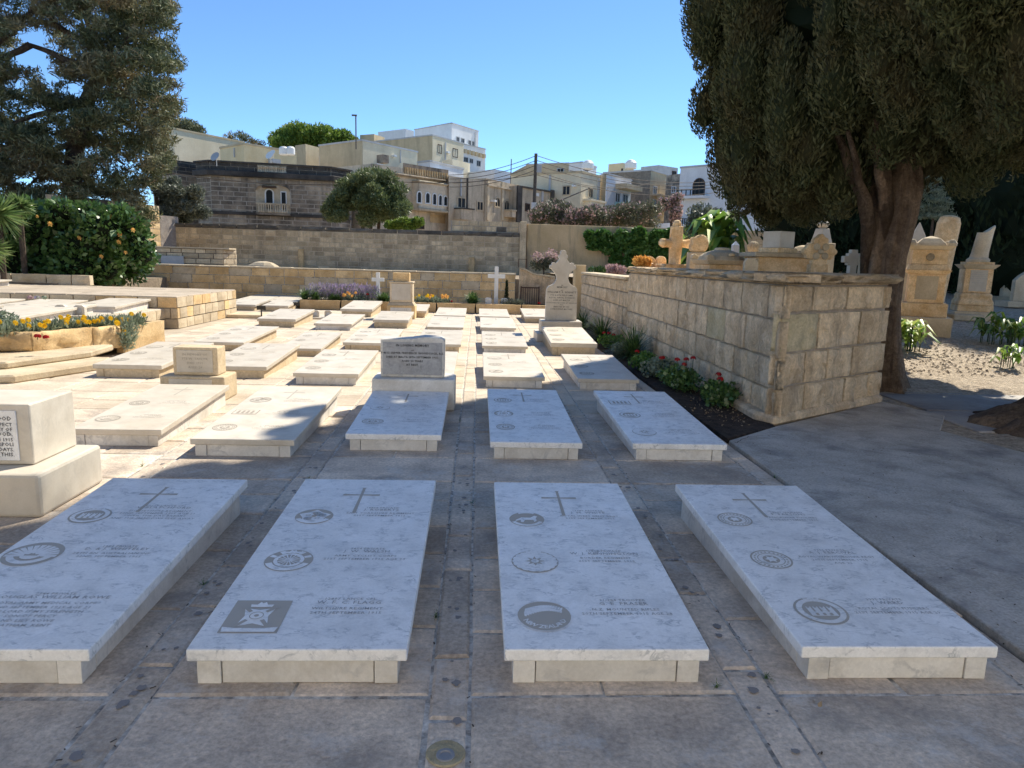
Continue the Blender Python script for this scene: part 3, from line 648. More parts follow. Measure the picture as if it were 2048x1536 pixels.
# badges: cut into the marble, buff ground with pale relief
def ring(mb, r0, r1, z, n=28, k=0, sx=1, sy=1, c=(0, 0)):
    vs = []; 
    for r in (r0, r1):
        for i in range(n): a = 2*math.pi*i/n; vs.append((c[0]+r*math.cos(a)*sx, c[1]+r*math.sin(a)*sy, z))
    mb.add(vs, [(i, (i+1) % n, n+(i+1) % n, n+i) for i in range(n)], k)
def disc(mb, r, z, n=28, k=0, sx=1, sy=1, c=(0, 0), rot=0):
    mb.add([(c[0]+r*math.cos(rot+2*math.pi*i/n)*sx, c[1]+r*math.sin(rot+2*math.pi*i/n)*sy, z) for i in range(n)], [tuple(range(n))], k)
def star(mb, r0, r1, n, z, k=1, c=(0, 0), rot=0):
    vs = [(c[0], c[1], z)]+[(c[0]+(r1 if i % 2 == 0 else r0)*math.cos(rot+math.pi*i/n), c[1]+(r1 if i % 2 == 0 else r0)*math.sin(rot+math.pi*i/n), z) for i in range(2*n)]
    mb.add(vs, [(0, 1+i, 1+(i+1) % (2*n)) for i in range(2*n)], k)
def poly2(mb, pts, z, k=1): mb.add([(x, y, z) for x, y in pts], [tuple(range(len(pts)))], k)
def crown(mb, cx, cy, s, z, k=1):
    poly2(mb, [(cx-s, cy), (cx+s, cy), (cx+s*1.1, cy+s*.5), (cx+s*.5, cy+s*.45), (cx+s*.25, cy+s*.95), (cx, cy+s*.7), (cx-s*.25, cy+s*.95), (cx-s*.5, cy+s*.45), (cx-s*1.1, cy+s*.5)], z, k)
def arcband(mb, r0, r1, a0, a1, z, n=14, k=1):
    vs = [(r*math.cos(math.radians(a0+(a1-a0)*i/n)), r*math.sin(math.radians(a0+(a1-a0)*i/n)), z) for r in (r0, r1) for i in range(n+1)]
    mb.add(vs, [(i, i+1, n+2+i, n+1+i) for i in range(n)], k)
Z1, Z2, Z3 = .0012, .0022, .0032
def badge(kind):
    mb = MB()
    if kind == 'rose':
        disc(mb, .100, Z1, k=0); star(mb, .062, .088, 5, Z2, rot=math.pi/2)
        for i in range(5): a = math.pi/2+i*2*math.pi/5; disc(mb, .030, Z2+.0005*(i % 2), 10, 1, c=(.036*math.cos(a), .036*math.sin(a))); ring(mb, .010, .013, Z3+.0006, 10, 0, c=(.036*math.cos(a), .036*math.sin(a)))
        disc(mb, .014, Z3+.001, 10, 0); arcband(mb, .072, .098, 205, 335, Z3)
    elif kind == 'wheel':
        disc(mb, .105, Z1, k=0); ring(mb, .050, .066, Z2, k=1); disc(mb, .012, Z3, 12, 1)
        for i in range(16):
            a = i*math.pi/8; dx, dy = math.cos(a), math.sin(a); nx, ny = -dy*.0028, dx*.0028
            poly2(mb, [(.01*dx+nx, .01*dy+ny), (.01*dx-nx, .01*dy-ny), (.052*dx-nx, .052*dy-ny), (.052*dx+nx, .052*dy+ny)], Z2+.0003)
        for a in (25, 60, 120, 155): arcband(mb, .068, .098, a-7, a+7, Z2, 3)
        arcband(mb, .072, .100, 200, 340, Z2); crown(mb, 0, .066, .035, Z3)
    elif kind == 'star':
        disc(mb, .102, Z1, k=0); star(mb, .060, .094, 12, Z2, rot=.1); ring(mb, .036, .042, Z3, k=0); disc(mb, .026, Z3, 18, 1); poly2(mb, [(-.016, -.012), (.018, -.016), (.02, .004), (.004, .018), (-.014, .01)], Z3+.0008, 0); crown(mb, 0, .070, .03, Z3)
        arcband(mb, .078, .10, 215, 325, Z3)
    elif kind == 'rays':
        disc(mb, .110, Z1, k=0)
        for i in range(13): a = math.radians(0+i*15); dx, dy = math.cos(a), math.sin(a); nx, ny = -dy*.010, dx*.010; poly2(mb, [(.04*dx+nx*.6, .04*dy-.02+ny*.6), (.04*dx-nx*.6, .04*dy-.02-ny*.6), (.10*dx-nx, .10*dy-.02-ny), (.10*dx+nx, .10*dy-.02+ny)], Z2)
        disc(mb, .042, Z2+.0006, 16, 1, c=(0, -.01)); crown(mb, 0, -.02, .026, Z3, 0); arcband(mb, .066, .092, 195, 345, Z2)
    elif kind == 'horse':
        disc(mb, .098, Z1, k=0)
        poly2(mb, [(-.06, -.01), (-.03, .02), (.02, .018), (.045, .045), (.062, .035), (.05, .012), (.055, -.02), (.04, -.04), (.035, -.012), (-.01, -.012), (-.022, -.045), (-.036, -.04), (-.034, -.012), (-.066, -.03)], Z2)
        arcband(mb, .072, .094, 205, 335, Z2); arcband(mb, .080, .094, 60, 120, Z2)
    elif kind == 'castle':
        disc(mb, .102, Z1, k=0); ring(mb, .070, .092, Z2, k=1)
        for x in (-.04, -.012, .016, .044): poly2(mb, [(x-.010, -.035), (x+.010, -.035), (x+.010, .03), (x+.005, .03), (x+.005, .022), (x-.005, .022), (x-.005, .03), (x-.010, .03)], Z2)
        poly2(mb, [(-.05, -.04), (.054, -.04), (.054, -.008), (-.05, -.008)], Z2+.0004); 
        for x in (-.026, .002, .030): poly2(mb, [(x-.006, -.036), (x+.006, -.036), (x+.006, -.018), (x-.006, -.018)], Z3, 0)
        crown(mb, 0, .078, .03, Z3)
    elif kind == 'ring':
        ring(mb, .088, .097, Z1, k=0); ring(mb, .060, .064, Z1, k=0); disc(mb, .040, Z1, 16, 0); star(mb, .018, .034, 6, Z2); 
        for i in range(24): a = i*math.pi/12; disc(mb, .006, Z1, 5, 0, c=(.076*math.cos(a), .076*math.sin(a)))
    elif kind == 'wreath':
        disc(mb, .106, Z1, k=0)
        for i in range(18):
            a = math.radians(-80+i*20); disc(mb, .022, Z2+.0002*(i % 3), 8, 1, c=(.078*math.cos(a), .078*math.sin(a)), sx=1.2)
        disc(mb, .058, Z2+.001, 20, 1); star(mb, .022, .046, 8, Z3+.0005, k=0); disc(mb, .018, Z3+.0009, 12, 1); crown(mb, 0, .082, .034, Z3+.0005)
    elif kind == 'fern':
        disc(mb, .116, Z1, k=0); ring(mb, .112, .117, Z2, k=1)
        for i in range(15):
            t = i/14; x = -.078+.150*t; y = .022+.034*math.sin(t*2.6); l = .036*(1-.35*t)
            poly2(mb, [(x-.006, y-.004), (x+.007, y+.002), (x+.012, y+l), (x+.001, y+l*.9)], Z2); poly2(mb, [(x-.006, y), (x+.007, y), (x+.004, y-l*.8), (x-.005, y-l*.7)], Z2)
    elif kind == 'shield':
        poly2(mb, [(-.112, -.122), (.112, -.122), (.112, .122), (-.112, .122)], Z1, 0)
        poly2(mb, [(-.062, -.078), (0, -.055), (.062, -.078), (.046, 0), (.062, .060), (0, .045), (-.062, .060), (-.046, 0)], Z2)
        for s in (1, -1):
            for a, b in (((-.068*s, -.085), (-.03*s, -.03)), ((.03*s, .03), (.066*s, .07))):
                dx, dy = b[0]-a[0], b[1]-a[1]; l = math.hypot(dx, dy); nx, ny = -dy/l*.008, dx/l*.008
                poly2(mb, [(a[0]+nx, a[1]+ny), (a[0]-nx, a[1]-ny), (b[0]-nx, b[1]-ny), (b[0]+nx, b[1]+ny)], Z3, 0)
        disc(mb, .034, Z3+.0005, 20, 1); ring(mb, .024, .028, Z3+.001, k=0); disc(mb, .010, Z3+.001, 8, 0)
        crown(mb, 0, .066, .042, Z3); poly2(mb, [(-.10, -.116), (.10, -.116), (.106, -.082), (.05, -.090), (-.05, -.090), (-.106, -.082)], Z3)
    elif kind == 'panel':
        poly2(mb, [(-.11, -.075), (.11, -.075), (.11, .075), (-.11, .075)], Z1, 0)
        poly2(mb, [(-.10, -.066), (.10, -.066), (.10, .066), (-.10, .066)], Z2)
        for x in (-.06, -.02, .02, .06): poly2(mb, [(x-.013, -.05), (x+.013, -.05), (x+.010, .04), (x-.010, .04)], Z3, 0)
    me = top_mesh(mb); me.name = 'badge_'+kind; return me
BADGE = {k: badge(k) for k in ('rose', 'wheel', 'star', 'rays', 'horse', 'castle', 'ring', 'wreath', 'fern', 'shield', 'panel')}
cm = MB()
poly2(cm, [(-.010, -.215), (.010, -.215), (.008, -.01), (.008, .155), (.015, .168), (-.015, .168), (-.008, .155), (-.008, -.01)], Z1, 0)
poly2(cm, [(-.105, .040), (-.008, .046), (-.008, .058), (-.105, .064)], Z1+.0002, 0); poly2(cm, [(.105, .064), (.008, .058), (.008, .046), (.105, .040)], Z1+.0002, 0)
CROSS = top_mesh(cm); CROSS.name = 'inlaid_cross'
_fars = {}
def generic_text(k):
    if k not in _fars:
        r = random.Random(k); L_ = []
        for i in range(4): L_.append(['1482 PRIVATE', 'J. T. HARRIS', 'LANCASHIRE FUSILIERS', '24TH SEPTEMBER 1915'][i] if k == 0 else ['2207 SERJEANT', 'W. A. COLE', 'ROYAL ENGINEERS', '2ND OCTOBER 1915 AGE 24'][i])
        me = text_mesh(L_, .030, sizes=[.85, 1.15, .9, .85]); me.transform(Matrix.Rotation(math.atan2(RISE, TL), 4, 'X')); _fars[k] = me
    return _fars[k]
ROTX = math.atan2(RISE, TL)
graves = []
def grave(x0, y0, w, l, label, badges=(), texts=(), top='marble', base='marble_side', rz=0, dz=0, hs=1.0, gen=0, inl='bronze', cross=True):
    t = empty('grave_slab', (x0, y0, dz), math.radians(rz), label, 'grave', 'flat ledger graves in rows on the paving')
    t.scale = (w/TW, l/TL, hs); T = tomb_meshes()
    def add(n, me, m, loc=(0, 0, 0), sc=(1, 1, 1)):
        o = bpy.data.objects.new(n, me); link(o, t); o.location = loc; o.scale = sc
        if not me.materials: me.materials.append(M[m])
        o.material_slots[0].link = 'OBJECT'; o.material_slots[0].material = M[m]; return o
    add('slab', T['slab'], top); s = .035
    add('corner_block', T['corner_block'], base, (s, .006, 0)); add('corner_block', T['corner_block'], base, (TW-s-.085, .006, 0))
    add('base_panel', T['base_panel'], base); add('side_panel', T['side_l'], base); add('side_panel', T['side_r'], base); add('back_panel', T['back_panel'], base)
    warm = top != 'marble'
    if cross: add('cross', CROSS, inl, (.385, TL-.32, zt_at(TL-.32)))
    for k, x, y, sc in badges:
        me = BADGE[k]; o = bpy.data.objects.new('badge', me); link(o, t); o.location = (x, y, zt_at(y)); o.scale = (sc, sc, 1)
        if not me.materials: me.materials.append(M['bronze']); me.materials.append(M['marble'])
        if warm:
            for q, mm in ((0, 'inlay_warm'), (1, top)): o.material_slots[q].link = 'OBJECT'; o.material_slots[q].material = M[mm]
    for k, x, y in texts:
        if isinstance(k, int): me = generic_text(k)
        else: me = text_mesh(k[0], .030, bold=.006, sizes=k[1] if len(k) > 1 else [.85, 1.2]+[.9]*(len(k[0])-2)); me.transform(Matrix.Rotation(ROTX, 4, 'X'))
        add('inscription', me, 'inlay_warm' if warm else 'inlay', (x, y, zt_at(y)+.0012))
    graves.append(t); return t
R1 = [(.30, .0), ]
by = (.27, .73, 1.22)
# front row, in the cypress shade
grave(-2.23, 2.49, .82, 1.85, 'marble grave at the left end of the front row, three badges, beside the big block headstone',
      [('rays', .15, .78, 1.15), ('castle', .17, 1.24, 1.0), ('ring', .13, .30, .9)],
      [((['20110 LANCE CPL', 'V. BLATCHFORD', 'DORSETSHIRE REGIMENT', '22ND SEPTEMBER 1915 AGE 21', 'UNTIL THE DAY BREAKS', 'AND THE SHADOWS FLEE AWAY'],), .50, 1.38),
       ((['1484 PRIVATE', 'D. & J. WHITELEY', '28TH BN. AUSTRALIAN INF.', '22ND SEPTEMBER 1915'],), .50, .86),
       ((['2344 PRIVATE', 'DOUGLAS WILLIAM ROWE', 'ROYAL ARMY MEDICAL CORPS', '22ND SEPTEMBER 1915 AGE 21', 'THE LORD IS MY STRENGTH', 'SON OF PERCY', 'AND LILY ROWE', 'CHATHAM, KENT'],), .46, .40)])
grave(-1.06, 2.49, .82, 1.88, 'marble grave in the front row with wheel badge and square cross shield badge',
      [('rose', .185, 1.24, 1.0), ('wheel', .185, .72, 1.05), ('shield', .185, .23, 1.0)],
      [((['18868 PRIVATE', 'J. ROBERTS', 'EAST YORKSHIRE REGIMENT', '21ST SEPTEMBER 1915'],), .53, 1.36), ((['5854 PRIVATE', 'J. W. WALSH', 'ARMY CYCLIST CORPS', '21ST SEPTEMBER 1915 AGE 23'],), .53, .84),
       ((['12897 LANCE CPL', 'W. F. C. FLAGG', 'WILTSHIRE REGIMENT', '24TH SEPTEMBER 1915'],), .53, .36)])
g3 = grave(.13, 2.49, .795, 1.86, 'marble grave in the front row with a fern badge reading New Zealand',
      [('horse', .17, 1.24, 1.0), ('wreath', .175, .73, 1.08), ('fern', .175, .24, 1.0)],
      [((['17389 PRIVATE', 'J. H. WHITE', 'ROYAL WEST KENT REGT', '21ST SEPTEMBER 1915'],), .53, 1.36), ((['10808 PRIVATE', 'W. J. KENNINGTON', 'BORDER REGIMENT', '21ST SEPTEMBER 1915'],), .53, .84),
       ((['11/284 TROOPER', 'G. E. FRASER', 'N.Z. MOUNTED RIFLES', '20TH SEPTEMBER 1915 AGE 28'],), .53, .36)])
for i, ch in enumerate('NEW ZEALAND'):                               # letters round the fern badge
    if ch == ' ': continue
    me = text_mesh([ch], .034, bold=.03); a = math.radians(208+i*12.4)
    me.transform(Matrix.Translation((.094*math.cos(a), .094*math.sin(a), 0)) @ Matrix.Rotation(a+math.pi/2, 4, 'Z') @ Matrix.Translation((0, -.002, 0))); me.transform(Matrix.Rotation(ROTX, 4, 'X')); me.materials.append(M['marble'])
    o = bpy.data.objects.new('letter', me); link(o, g3); o.location = (.175, .24, zt_at(.24)+.0025)
grave(1.30, 2.51, .80, 1.84, 'marble grave at the right end of the front row beside the cement path, castle badge',
      [('ring', .185, 1.26, 1.0), ('ring', .19, .76, 1.05), ('castle', .205, .27, 1.1)],
      [((['14207 SERJEANT', 'F. PARSONS', 'LANCASHIRE FUSILIERS', '21ST SEPTEMBER 1915'],), .53, 1.36), ((['9301 PRIVATE', 'A. J. PERCIVAL', 'ROYAL WARWICKSHIRE REGT', '20TH SEPTEMBER 1915', 'AGE 22'],), .54, .86),
       ((['3995 PRIVATE', 'J. WARD', 'ROYAL SCOTS FUSILIERS', '21ST SEPTEMBER 1915 AGE 29'],), .54, .36)])
# second row
grave(-3.33, 5.86, .73, 1.75, 'sunlit grave in the second row just behind the big block headstone', [('ring', .18, .95, 1), ('rays', .16, .35, 1)], [(0, .50, .5), (1, .52, 1.05)], 'marble_warm', rz=1)
grave(-2.26, 5.60, .82, 2.0, 'second row grave half crossed by the jagged edge of tree shade', [('ring', .15, .32, 1), ('panel', .16, .80, 1), ('rose', .15, 1.25, 1)], [(0, .52, 1.3), (1, .52, .85), (0, .52, .38)], 'marble_warm')
grave(-1.08, 5.84, .80, 1.62, 'shaded grave in front of the tabletop headstone with the lead lettered plaque', [('ring', .17, .45, 1), ('wreath', .17, 1.0, .9)], [(1, .53, 1.15), (0, .53, .55)])
grave(.13, 5.64, .76, 2.05, 'shaded second row grave right of the centre strip, three round badges', [('ring', .15, .42, .9), ('star', .15, .85, .95), ('castle', .16, 1.35, .95)], [(0, .52, 1.4), (1, .52, .9), (0, .52, .48)])
grave(1.31, 5.66, .80, 2.05, 'shaded second row grave by the flower bed with one square badge', [('wreath', .18, .32, 1), ('castle', .18, .86, 1), ('panel', .18, 1.32, 1)], [(1, .53, 1.4), (0, .53, .92), (1, .53, .4)])
far = [
 (-3.55, 9.3, .82, 1.9, 'pinkish marble grave right behind the small limestone block headstone', 'marble_warm', 'tan', 1.1, 2),
 (-4.88, 9.2, .86, 1.85, 'broad sunlit grave between the planter and the small limestone block headstone', 'marble_warm', 'tan', 1.15, 0),
 (-2.30, 8.95, .82, 1.85, 'sunlit grave left of the tabletop headstone', 'marble_warm', 'marble_side', 1.0, 0),
 (-1.08, 9.0, .80, 1.85, 'sunlit grave hidden behind the tabletop headstone', 'marble_warm', 'marble_side', 1.0, 0),
 (.10, 8.98, .79, 1.85, 'sunlit grave behind the shaded three badge grave, right of the centre strip', 'marble_warm', 'marble_side', 1.0, 0),
 (1.31, 8.94, .80, 1.9, 'grave beside the geraniums with its near end in shade', 'marble_warm', 'marble_side', 1.0, 0),
 (-3.18, 11.5, .68, 2.0, 'narrow grave in the third row, left centre, lying between taller ones', 'marble_warm', 'tan', .9, 2),
 (-4.70, 12.0, .82, 2.15, 'sunlit grave alone near the open path in the third row', 'marble_warm', 'tan', 1.0, 0),
 (-2.31, 12.35, .86, 1.85, 'sunlit third row grave seen above the tabletop headstone', 'marble_warm', 'tan', 1.0, 0),
 (-1.06, 12.4, .79, 1.85, 'third row grave left of the centre strip', 'marble_warm', 'tan', 1.0, 0),
 (.10, 12.3, .80, 1.85, 'third row grave right of the centre strip', 'marble_warm', 'marble_side', 1.0, 0),
 (1.30, 12.3, .82, 1.90, 'tall based grave in front of the scroll topped headstone', 'marble_warm', 'tan', 1.55, 0),
 (-4.93, 16.2, .86, 1.9, 'grave with a thick brown base behind the little black sign', 'marble_warm', 'tan', 1.3, 0),
 (-3.58, 15.8, .83, 1.9, 'fourth row grave left of the pedestal monument', 'marble_warm', 'marble_side', 1.0, 0),
 (-2.40, 16.55, .82, 1.45, 'grave directly in front of the pedestal monument', 'marble_warm', 'tan', 1.35, 0),
 (-1.10, 15.6, .81, 2.1, 'fourth row grave left of the centre strip', 'marble_warm', 'marble_side', 1.0, 0),
 (.08, 15.75, .80, 1.95, 'fourth row grave right of the centre strip', 'marble_warm', 'marble_side', 1.0, 0),
 (-3.70, 19.5, .86, 2.1, 'far grave between the stone planter and the pedestal monument', 'marble_warm', 'tan', 1.5, 0),
 (-2.3, 19.75, .90, 1.55, 'far grave half hidden behind the pedestal monument', 'marble_warm', 'tan', 1.3, 0),
 (-1.12, 18.95, .82, 2.0, 'farthest grave left of the centre strip by the planting bed', 'marble_warm', 'marble_side', 1.0, 0),
 (.06, 18.95, .82, 2.0, 'farthest grave right of the centre strip by the planting bed', 'marble_warm', 'marble_side', 1.0, 0),
 (1.26, 18.85, .80, 2.0, 'farthest right hand grave beside the scroll topped headstone', 'marble_warm', 'tan', 1.2, 0),
 (-7.75, 23.0, .95, 2.6, 'farthest left grave against the retaining wall beyond the platform', 'marble_warm', 'marble_side', 1.0, 0),
 (-6.75, 23.1, .95, 2.3, 'second far grave against the retaining wall, right of the farthest left one', 'marble_warm', 'marble_side', 1.0, 0),
 (-5.75, 22.6, .9, 2.3, 'far grave whose end disappears behind the stone planter', 'marble_warm', 'marble_side', 1.0, 0),
 (-7.15, 20.8, .80, 1.5, 'grave at the corner of the high platform', 'marble_warm', 'tan', 1.2, 0),
 (-6.15, 20.7, .75, 1.6, 'far left grave just above the little black sign', 'marble_warm', 'tan', 1.2, 0)]
for i, (x, y, w_, l_, lab, tp_, bs_, hs, rz_) in enumerate(far):
    r = random.Random(i+40); b = [(r.choice(['ring', 'rays', 'star', 'rose']), .17, .35+.5*k, 1) for k in range(3)] if y < 14.5 else [('ring', .17, .5, 1)]
    grave(x, y, w_, l_, lab, b, [(i % 2, .53, .5), ((i+1) % 2, .53, 1.1)] if y < 14.5 else [], tp_, bs_, rz_*.4, 0, hs, inl='inlay_warm')
# graves on the low platform
for i, (x, y, w_, l_, lab, hs, dz) in enumerate([(-7.95, 11.0, 1.0, 2.4, 'long grave on the near edge of the low platform', .95, .42), (-7.65, 13.75, .85, 1.5, 'grave on the low platform nearest the step up to the high one', .95, .42),
        (-9.0, 13.3, .95, 1.9, 'low platform grave bearing the small bunch of flowers', .7, .42), (-10.2, 13.2, .95, 1.9, 'low platform grave left of the one with flowers', .7, .42), (-9.4, 10.9, 1.0, 2.2, 'grave at the left edge of the low platform', .8, .42),
        (-12.6, 16.6, 1.3, 1.4, 'grave on the high platform at the far left edge', .7, .68)]):
    grave(x, y, w_, l_, lab, [('ring', .17, .5, 1)], [], 'marble_warm', 'marble_side', 0, dz, hs, inl='inlay_warm')
def twin(x, y, z, lab):
    t = empty('small_grave', (x, y, z), 0, lab, 'small grave', 'low graves with two tiny headstones')
    MB().box(0, .75, 0, .8, 0, .05).build('slab', M['marble_warm'], t, bevel=.006)
    for q in (.10, .42):
        o = MB().extrude([(0, 0), (.18, 0), (.18, .14), (.14, .17), (.04, .17), (0, .14)], 0, .09).build('headstone', M['marble_warm'], t, loc=(q, .18, .05), bevel=.004)
        MB().box(.045, .135, -.004, .0, .03, .12).build('plaque', M['b_grey'], o)
twin(-7.45, 12.6, .42, 'low white double marker on the platform edge among the graves')
twin(-4.35, 18.4, 0, 'tiny double marker between the far graves left of the pedestal monument')
kb = MB().box(-6.6, -5.4, 18.2, 19.2, 0, .09).build('kerb_step', M['pale'], bevel=.01); tag(kb, 'low stone step at the corner of the high platform', 'step')

# ================================================================== UPRIGHT STONES ON THE PAVING
# block headstone at the left edge
t = empty('block_headstone', (-3.07, 4.2, 0), 0, 'big cream block headstone at the left edge with black lettered grey plaque', 'headstone')
MB().box(-.55, .48, 0, .72, 0, .27).build('base', M['marble_warm'], t, bevel=.022, seg=2)
MB().box(-.50, .34, .20, .68, .272, .655).build('block', M['marble_warm'], t, bevel=.010, seg=2)
MB().box(-.40, .26, .190, .199, .30, .615).build('plaque', M['marble'], t, bevel=.002)
tm = text_mesh(['IN LOVING MEMORY OF CHARLES WOOD', 'WITH RESPECT', 'IN MEMORY OF', 'LAWRENCE WOOD.', 'DIED AUGUST 19TH 1915', 'AT GALLIPOLI', 'AGED 25 YEARS 4 DAYS.', 'NO GREATER LOVE THAN THIS.'], .036, 'RIGHT', 1.0, .012, sizes=[1.0, .85, .85, .95, .85, .9, .9, .95])
tm.transform(Matrix.Translation((.235, .187, .555)) @ Matrix.Rotation(math.pi/2, 4, 'X')); tm.materials.append(M['lead']); link(bpy.data.objects.new('inscription', tm), t)
# tabletop headstone
t = empty('plaque_headstone', (-.66, 7.47, 0), 0, 'upright grey block headstone with lead lettered plaque standing behind a shaded grave', 'headstone')
MB().box(-.44, .44, 0, .45, 0, .34).build('base', M['marble_side'], t, bevel=.02, seg=2)
MB().extrude([(-.36, .342), (.32, .342), (.32, .748), (.28, .772), (.10, .780), (-.04, .758), (-.36, .745)], .12, .36).build('block', M['marble_side'], t, bevel=.010, seg=2)
MB().box(-.335, .295, .112, .119, .37, .72).build('plaque', M['marble_grey'], t, bevel=.002)
tm = text_mesh(['IN LOVING MEMORY', 'OF', 'F-4612 SAPPER FREDERICK WOODCOCK, R.E.', 'DIED AT MALTA 28TH SEPTEMBER 1915.', 'AGED 23 YEARS', 'AT REST.'], .0375, 'CENTER', 1.4, .022, sizes=[.95, .6, .82, .78, .8, .85])
tm.transform(Matrix.Translation((-.02, .109, .675)) @ Matrix.Rotation(math.pi/2, 4, 'X')); tm.materials.append(M['lead']); link(bpy.data.objects.new('inscription', tm), t)
# small limestone block headstone
t = empty('stepped_headstone', (-3.07, 7.78, 0), 0, 'small two tier limestone headstone with blank cream plaques', 'headstone')
MB().box(-.36, .33, 0, .42, 0, .27).build('base', M['tan'], t, bevel=.018, seg=2); MB().box(-.24, .24, .08, .34, .272, .58).build('block', M['tan'], t, bevel=.012, seg=2)
MB().box(-.20, .19, .072, .079, .305, .55).build('plaque', M['marble_warm'], t, bevel=.002); MB().box(-.26, .20, -.008, -.001, .06, .24).build('plaque', M['marble_warm'], t, bevel=.002)
tm = text_mesh(['IN MEMORY OF', 'PTE W. TAYLOR', 'DIED 1915', 'AGED 24'], .036, 'CENTER', 1.3); tm.transform(Matrix.Translation((0, .070, .49)) @ Matrix.Rotation(math.pi/2, 4, 'X')); tm.materials.append(M['inlay_warm']); link(bpy.data.objects.new('inscription', tm), t)
# scroll topped headstone with a cross finial
t = empty('cross_topped_headstone', (1.745, 14.7, 0), 0, 'tall pale headstone topped with a trefoil cross, right of the centre', 'headstone')
MB().box(-.52, .52, -.35, .5, 0, .17).build('step', M['marble_warm'], t, bevel=.012); MB().box(-.43, .42, -.2, .32, .172, .42).build('base', M['marble_warm'], t, bevel=.015)
def mirror(h): return h+[(-x, z) for x, z in reversed(h) if x > 1e-6]
half = [(.0, 1.86), (.045, 1.85), (.065, 1.80), (.055, 1.775), (.085, 1.76), (.10, 1.72), (.075, 1.68), (.11, 1.63), (.15, 1.585), (.18, 1.61), (.225, 1.60), (.235, 1.56), (.27, 1.54), (.275, 1.49), (.235, 1.47), (.205, 1.44), (.16, 1.40), (.13, 1.34), (.12, 1.28), (.16, 1.19), (.20, 1.155), (.275, 1.12), (.315, 1.07), (.325, 1.0), (.325, .422)]
o = MB().extrude(list(reversed(mirror(half))), 0, .13).build('slab', M['marble_warm'], t, bevel=.006)
for a, b in ((-.3, .3), (-.3, -.3)): pass
tm = text_mesh(['IN', 'MEMORY', 'OF', 'WILLIAM F. R. BENNETT', '7TH & 8TH FIELD AMB.', 'ROYAL NAVAL DIVISION', 'DIED AT MALTA', 'OF WOUNDS RECEIVED AT GALLIPOLI', '1915', 'ERECTED BY HIS', 'SORROWING MOTHER'], .052, 'CENTER', 1.16, .014, sizes=[.7, 1, .7, 1, .85, .85, .85, .66, .7, .8, .8])
tm.transform(Matrix.Translation((0, -.003, 1.13)) @ Matrix.Rotation(math.pi/2, 4, 'X')); tm.materials.append(plain('grey_letters', (.13, .125, .12), .8)); link(bpy.data.objects.new('inscription', tm), t)
# pedestal monument
t = empty('pedestal_monument', (-2.02, 19.15, 0), 0, 'squat stone pedestal monument with marble panels among the back graves', 'monument')
MB().box(-.38, .36, 0, .6, 0, .36).build('base', M['honey'], t, bevel=.015); MB().frustum(-.01, .3, .362, .44, .36, .29, .31, .25).build('moulding', M['pale'], t, bevel=.01)
MB().box(-.31, .29, .06, .54, .442, .95).build('die', M['pale'], t, bevel=.01); MB().box(-.33, .31, .04, .56, .952, .99).build('cornice', M['pale'], t, bevel=.008)
MB().box(-.24, .20, .14, .46, .992, 1.22).build('stump', M['honey'], t, bevel=.012); MB().box(-.26, .24, .05, .058, .50, .93).build('panel', M['marble_warm'], t); MB().box(-.29, .27, -.008, -.001, .06, .30).build('panel', M['marble_side'], t)
# planting bed across the back
bed = empty('stone_planter', (0, 0, 0), label='long low stone planting bed across the back of the graves', cat='planter')
MB().box(-5.3, 2.2, 21.86, 23.0, 0, .27).build('planter_soil', M['soil'], bed)
masonry(bed, (-5.35, 21.83), (2.2, 21.83), 0, .30, 1.2, .30, [M['honey']], name='kerb_stone', fine=1, depth=.14, gap=.01)
masonry(bed, (-5.35, 23.0), (-5.35, 21.83), 0, .30, .6, .30, [M['honey']], name='kerb_stone', fine=1, depth=.12, gap=.01)
def wcross(name, lab, x, y, z, h, aw, th, az):
    t = empty(name, (x, y, z), 0, lab, 'cross')
    MB().box(-th/2, th/2, -.04, .04, 0, h).build('upright', M['white'], t, bevel=.006); MB().box(-aw, -th/2-.001, -.04, .04, az-th*.5, az+th*.5).build('arm', M['white'], t, bevel=.006); MB().box(th/2+.001, aw, -.04, .04, az-th*.5, az+th*.5).build('arm', M['white'], t, bevel=.006)
wcross('white_cross', 'tall plain white cross in the planting bed in front of the retaining wall', .59, 22.4, .27, 1.16, .27, .12, .86)
wcross('white_cross', 'small white cross behind the lavender in the planting bed', -3.08, 22.4, .27, .88, .19, .11, .66)
for x, lab in ((.33, 'left of the two little white name blocks at the foot of the tall white cross'), (.83, 'right of the two little white name blocks at the foot of the tall white cross')):
    b_ = MB().extrude([(0, 0), (.2, 0), (.2, .17), (.16, .2), (.04, .2), (0, .17)], 0, .1).build('name_block', M['white'], loc=(x-.08, 22.15, .27), bevel=.006); tag(b_, lab, 'marker', 'white name blocks under the cross')
# iron gate
t = empty('iron_gate', (1.55, 21.2+1.4, 0), 0, 'low rusty iron gate at the end of the planting bed', 'gate')
gx = [aty(1042, 580, 22.6).x-1.55, aty(1078, 580, 22.6).x-1.55]
fr = MB()
for a, b, c_, d_ in ((gx[0], gx[1], .78, .82), (gx[0], gx[1], .12, .15)): fr.box(a, b, -.02, .02, c_, d_)
for x in gx: fr.box(x-.018, x+.018, -.022, .022, 0, .84)
fr.build('gate_frame', M['iron'], t)
for i in range(1, 8):
    x = gx[0]+(gx[1]-gx[0])*i/8; MB().box(x-.008, x+.008, -.008, .008, .15, .78).build('bar', M['iron'], t)
fr2 = MB(); pq = aty(1040, 512, 22.9); fr2.tube([(pq.x-.04, 22.9, 1.42), (pq.x-.04, 22.9, 1.68), (pq.x+.22, 22.9, 1.68), (pq.x+.22, 22.9, 1.42)], .014, 6)
o = fr2.build('gate_latch_hoop', M['iron']); tag(o, 'small dark iron hoop above the gate against the wall', 'hoop')
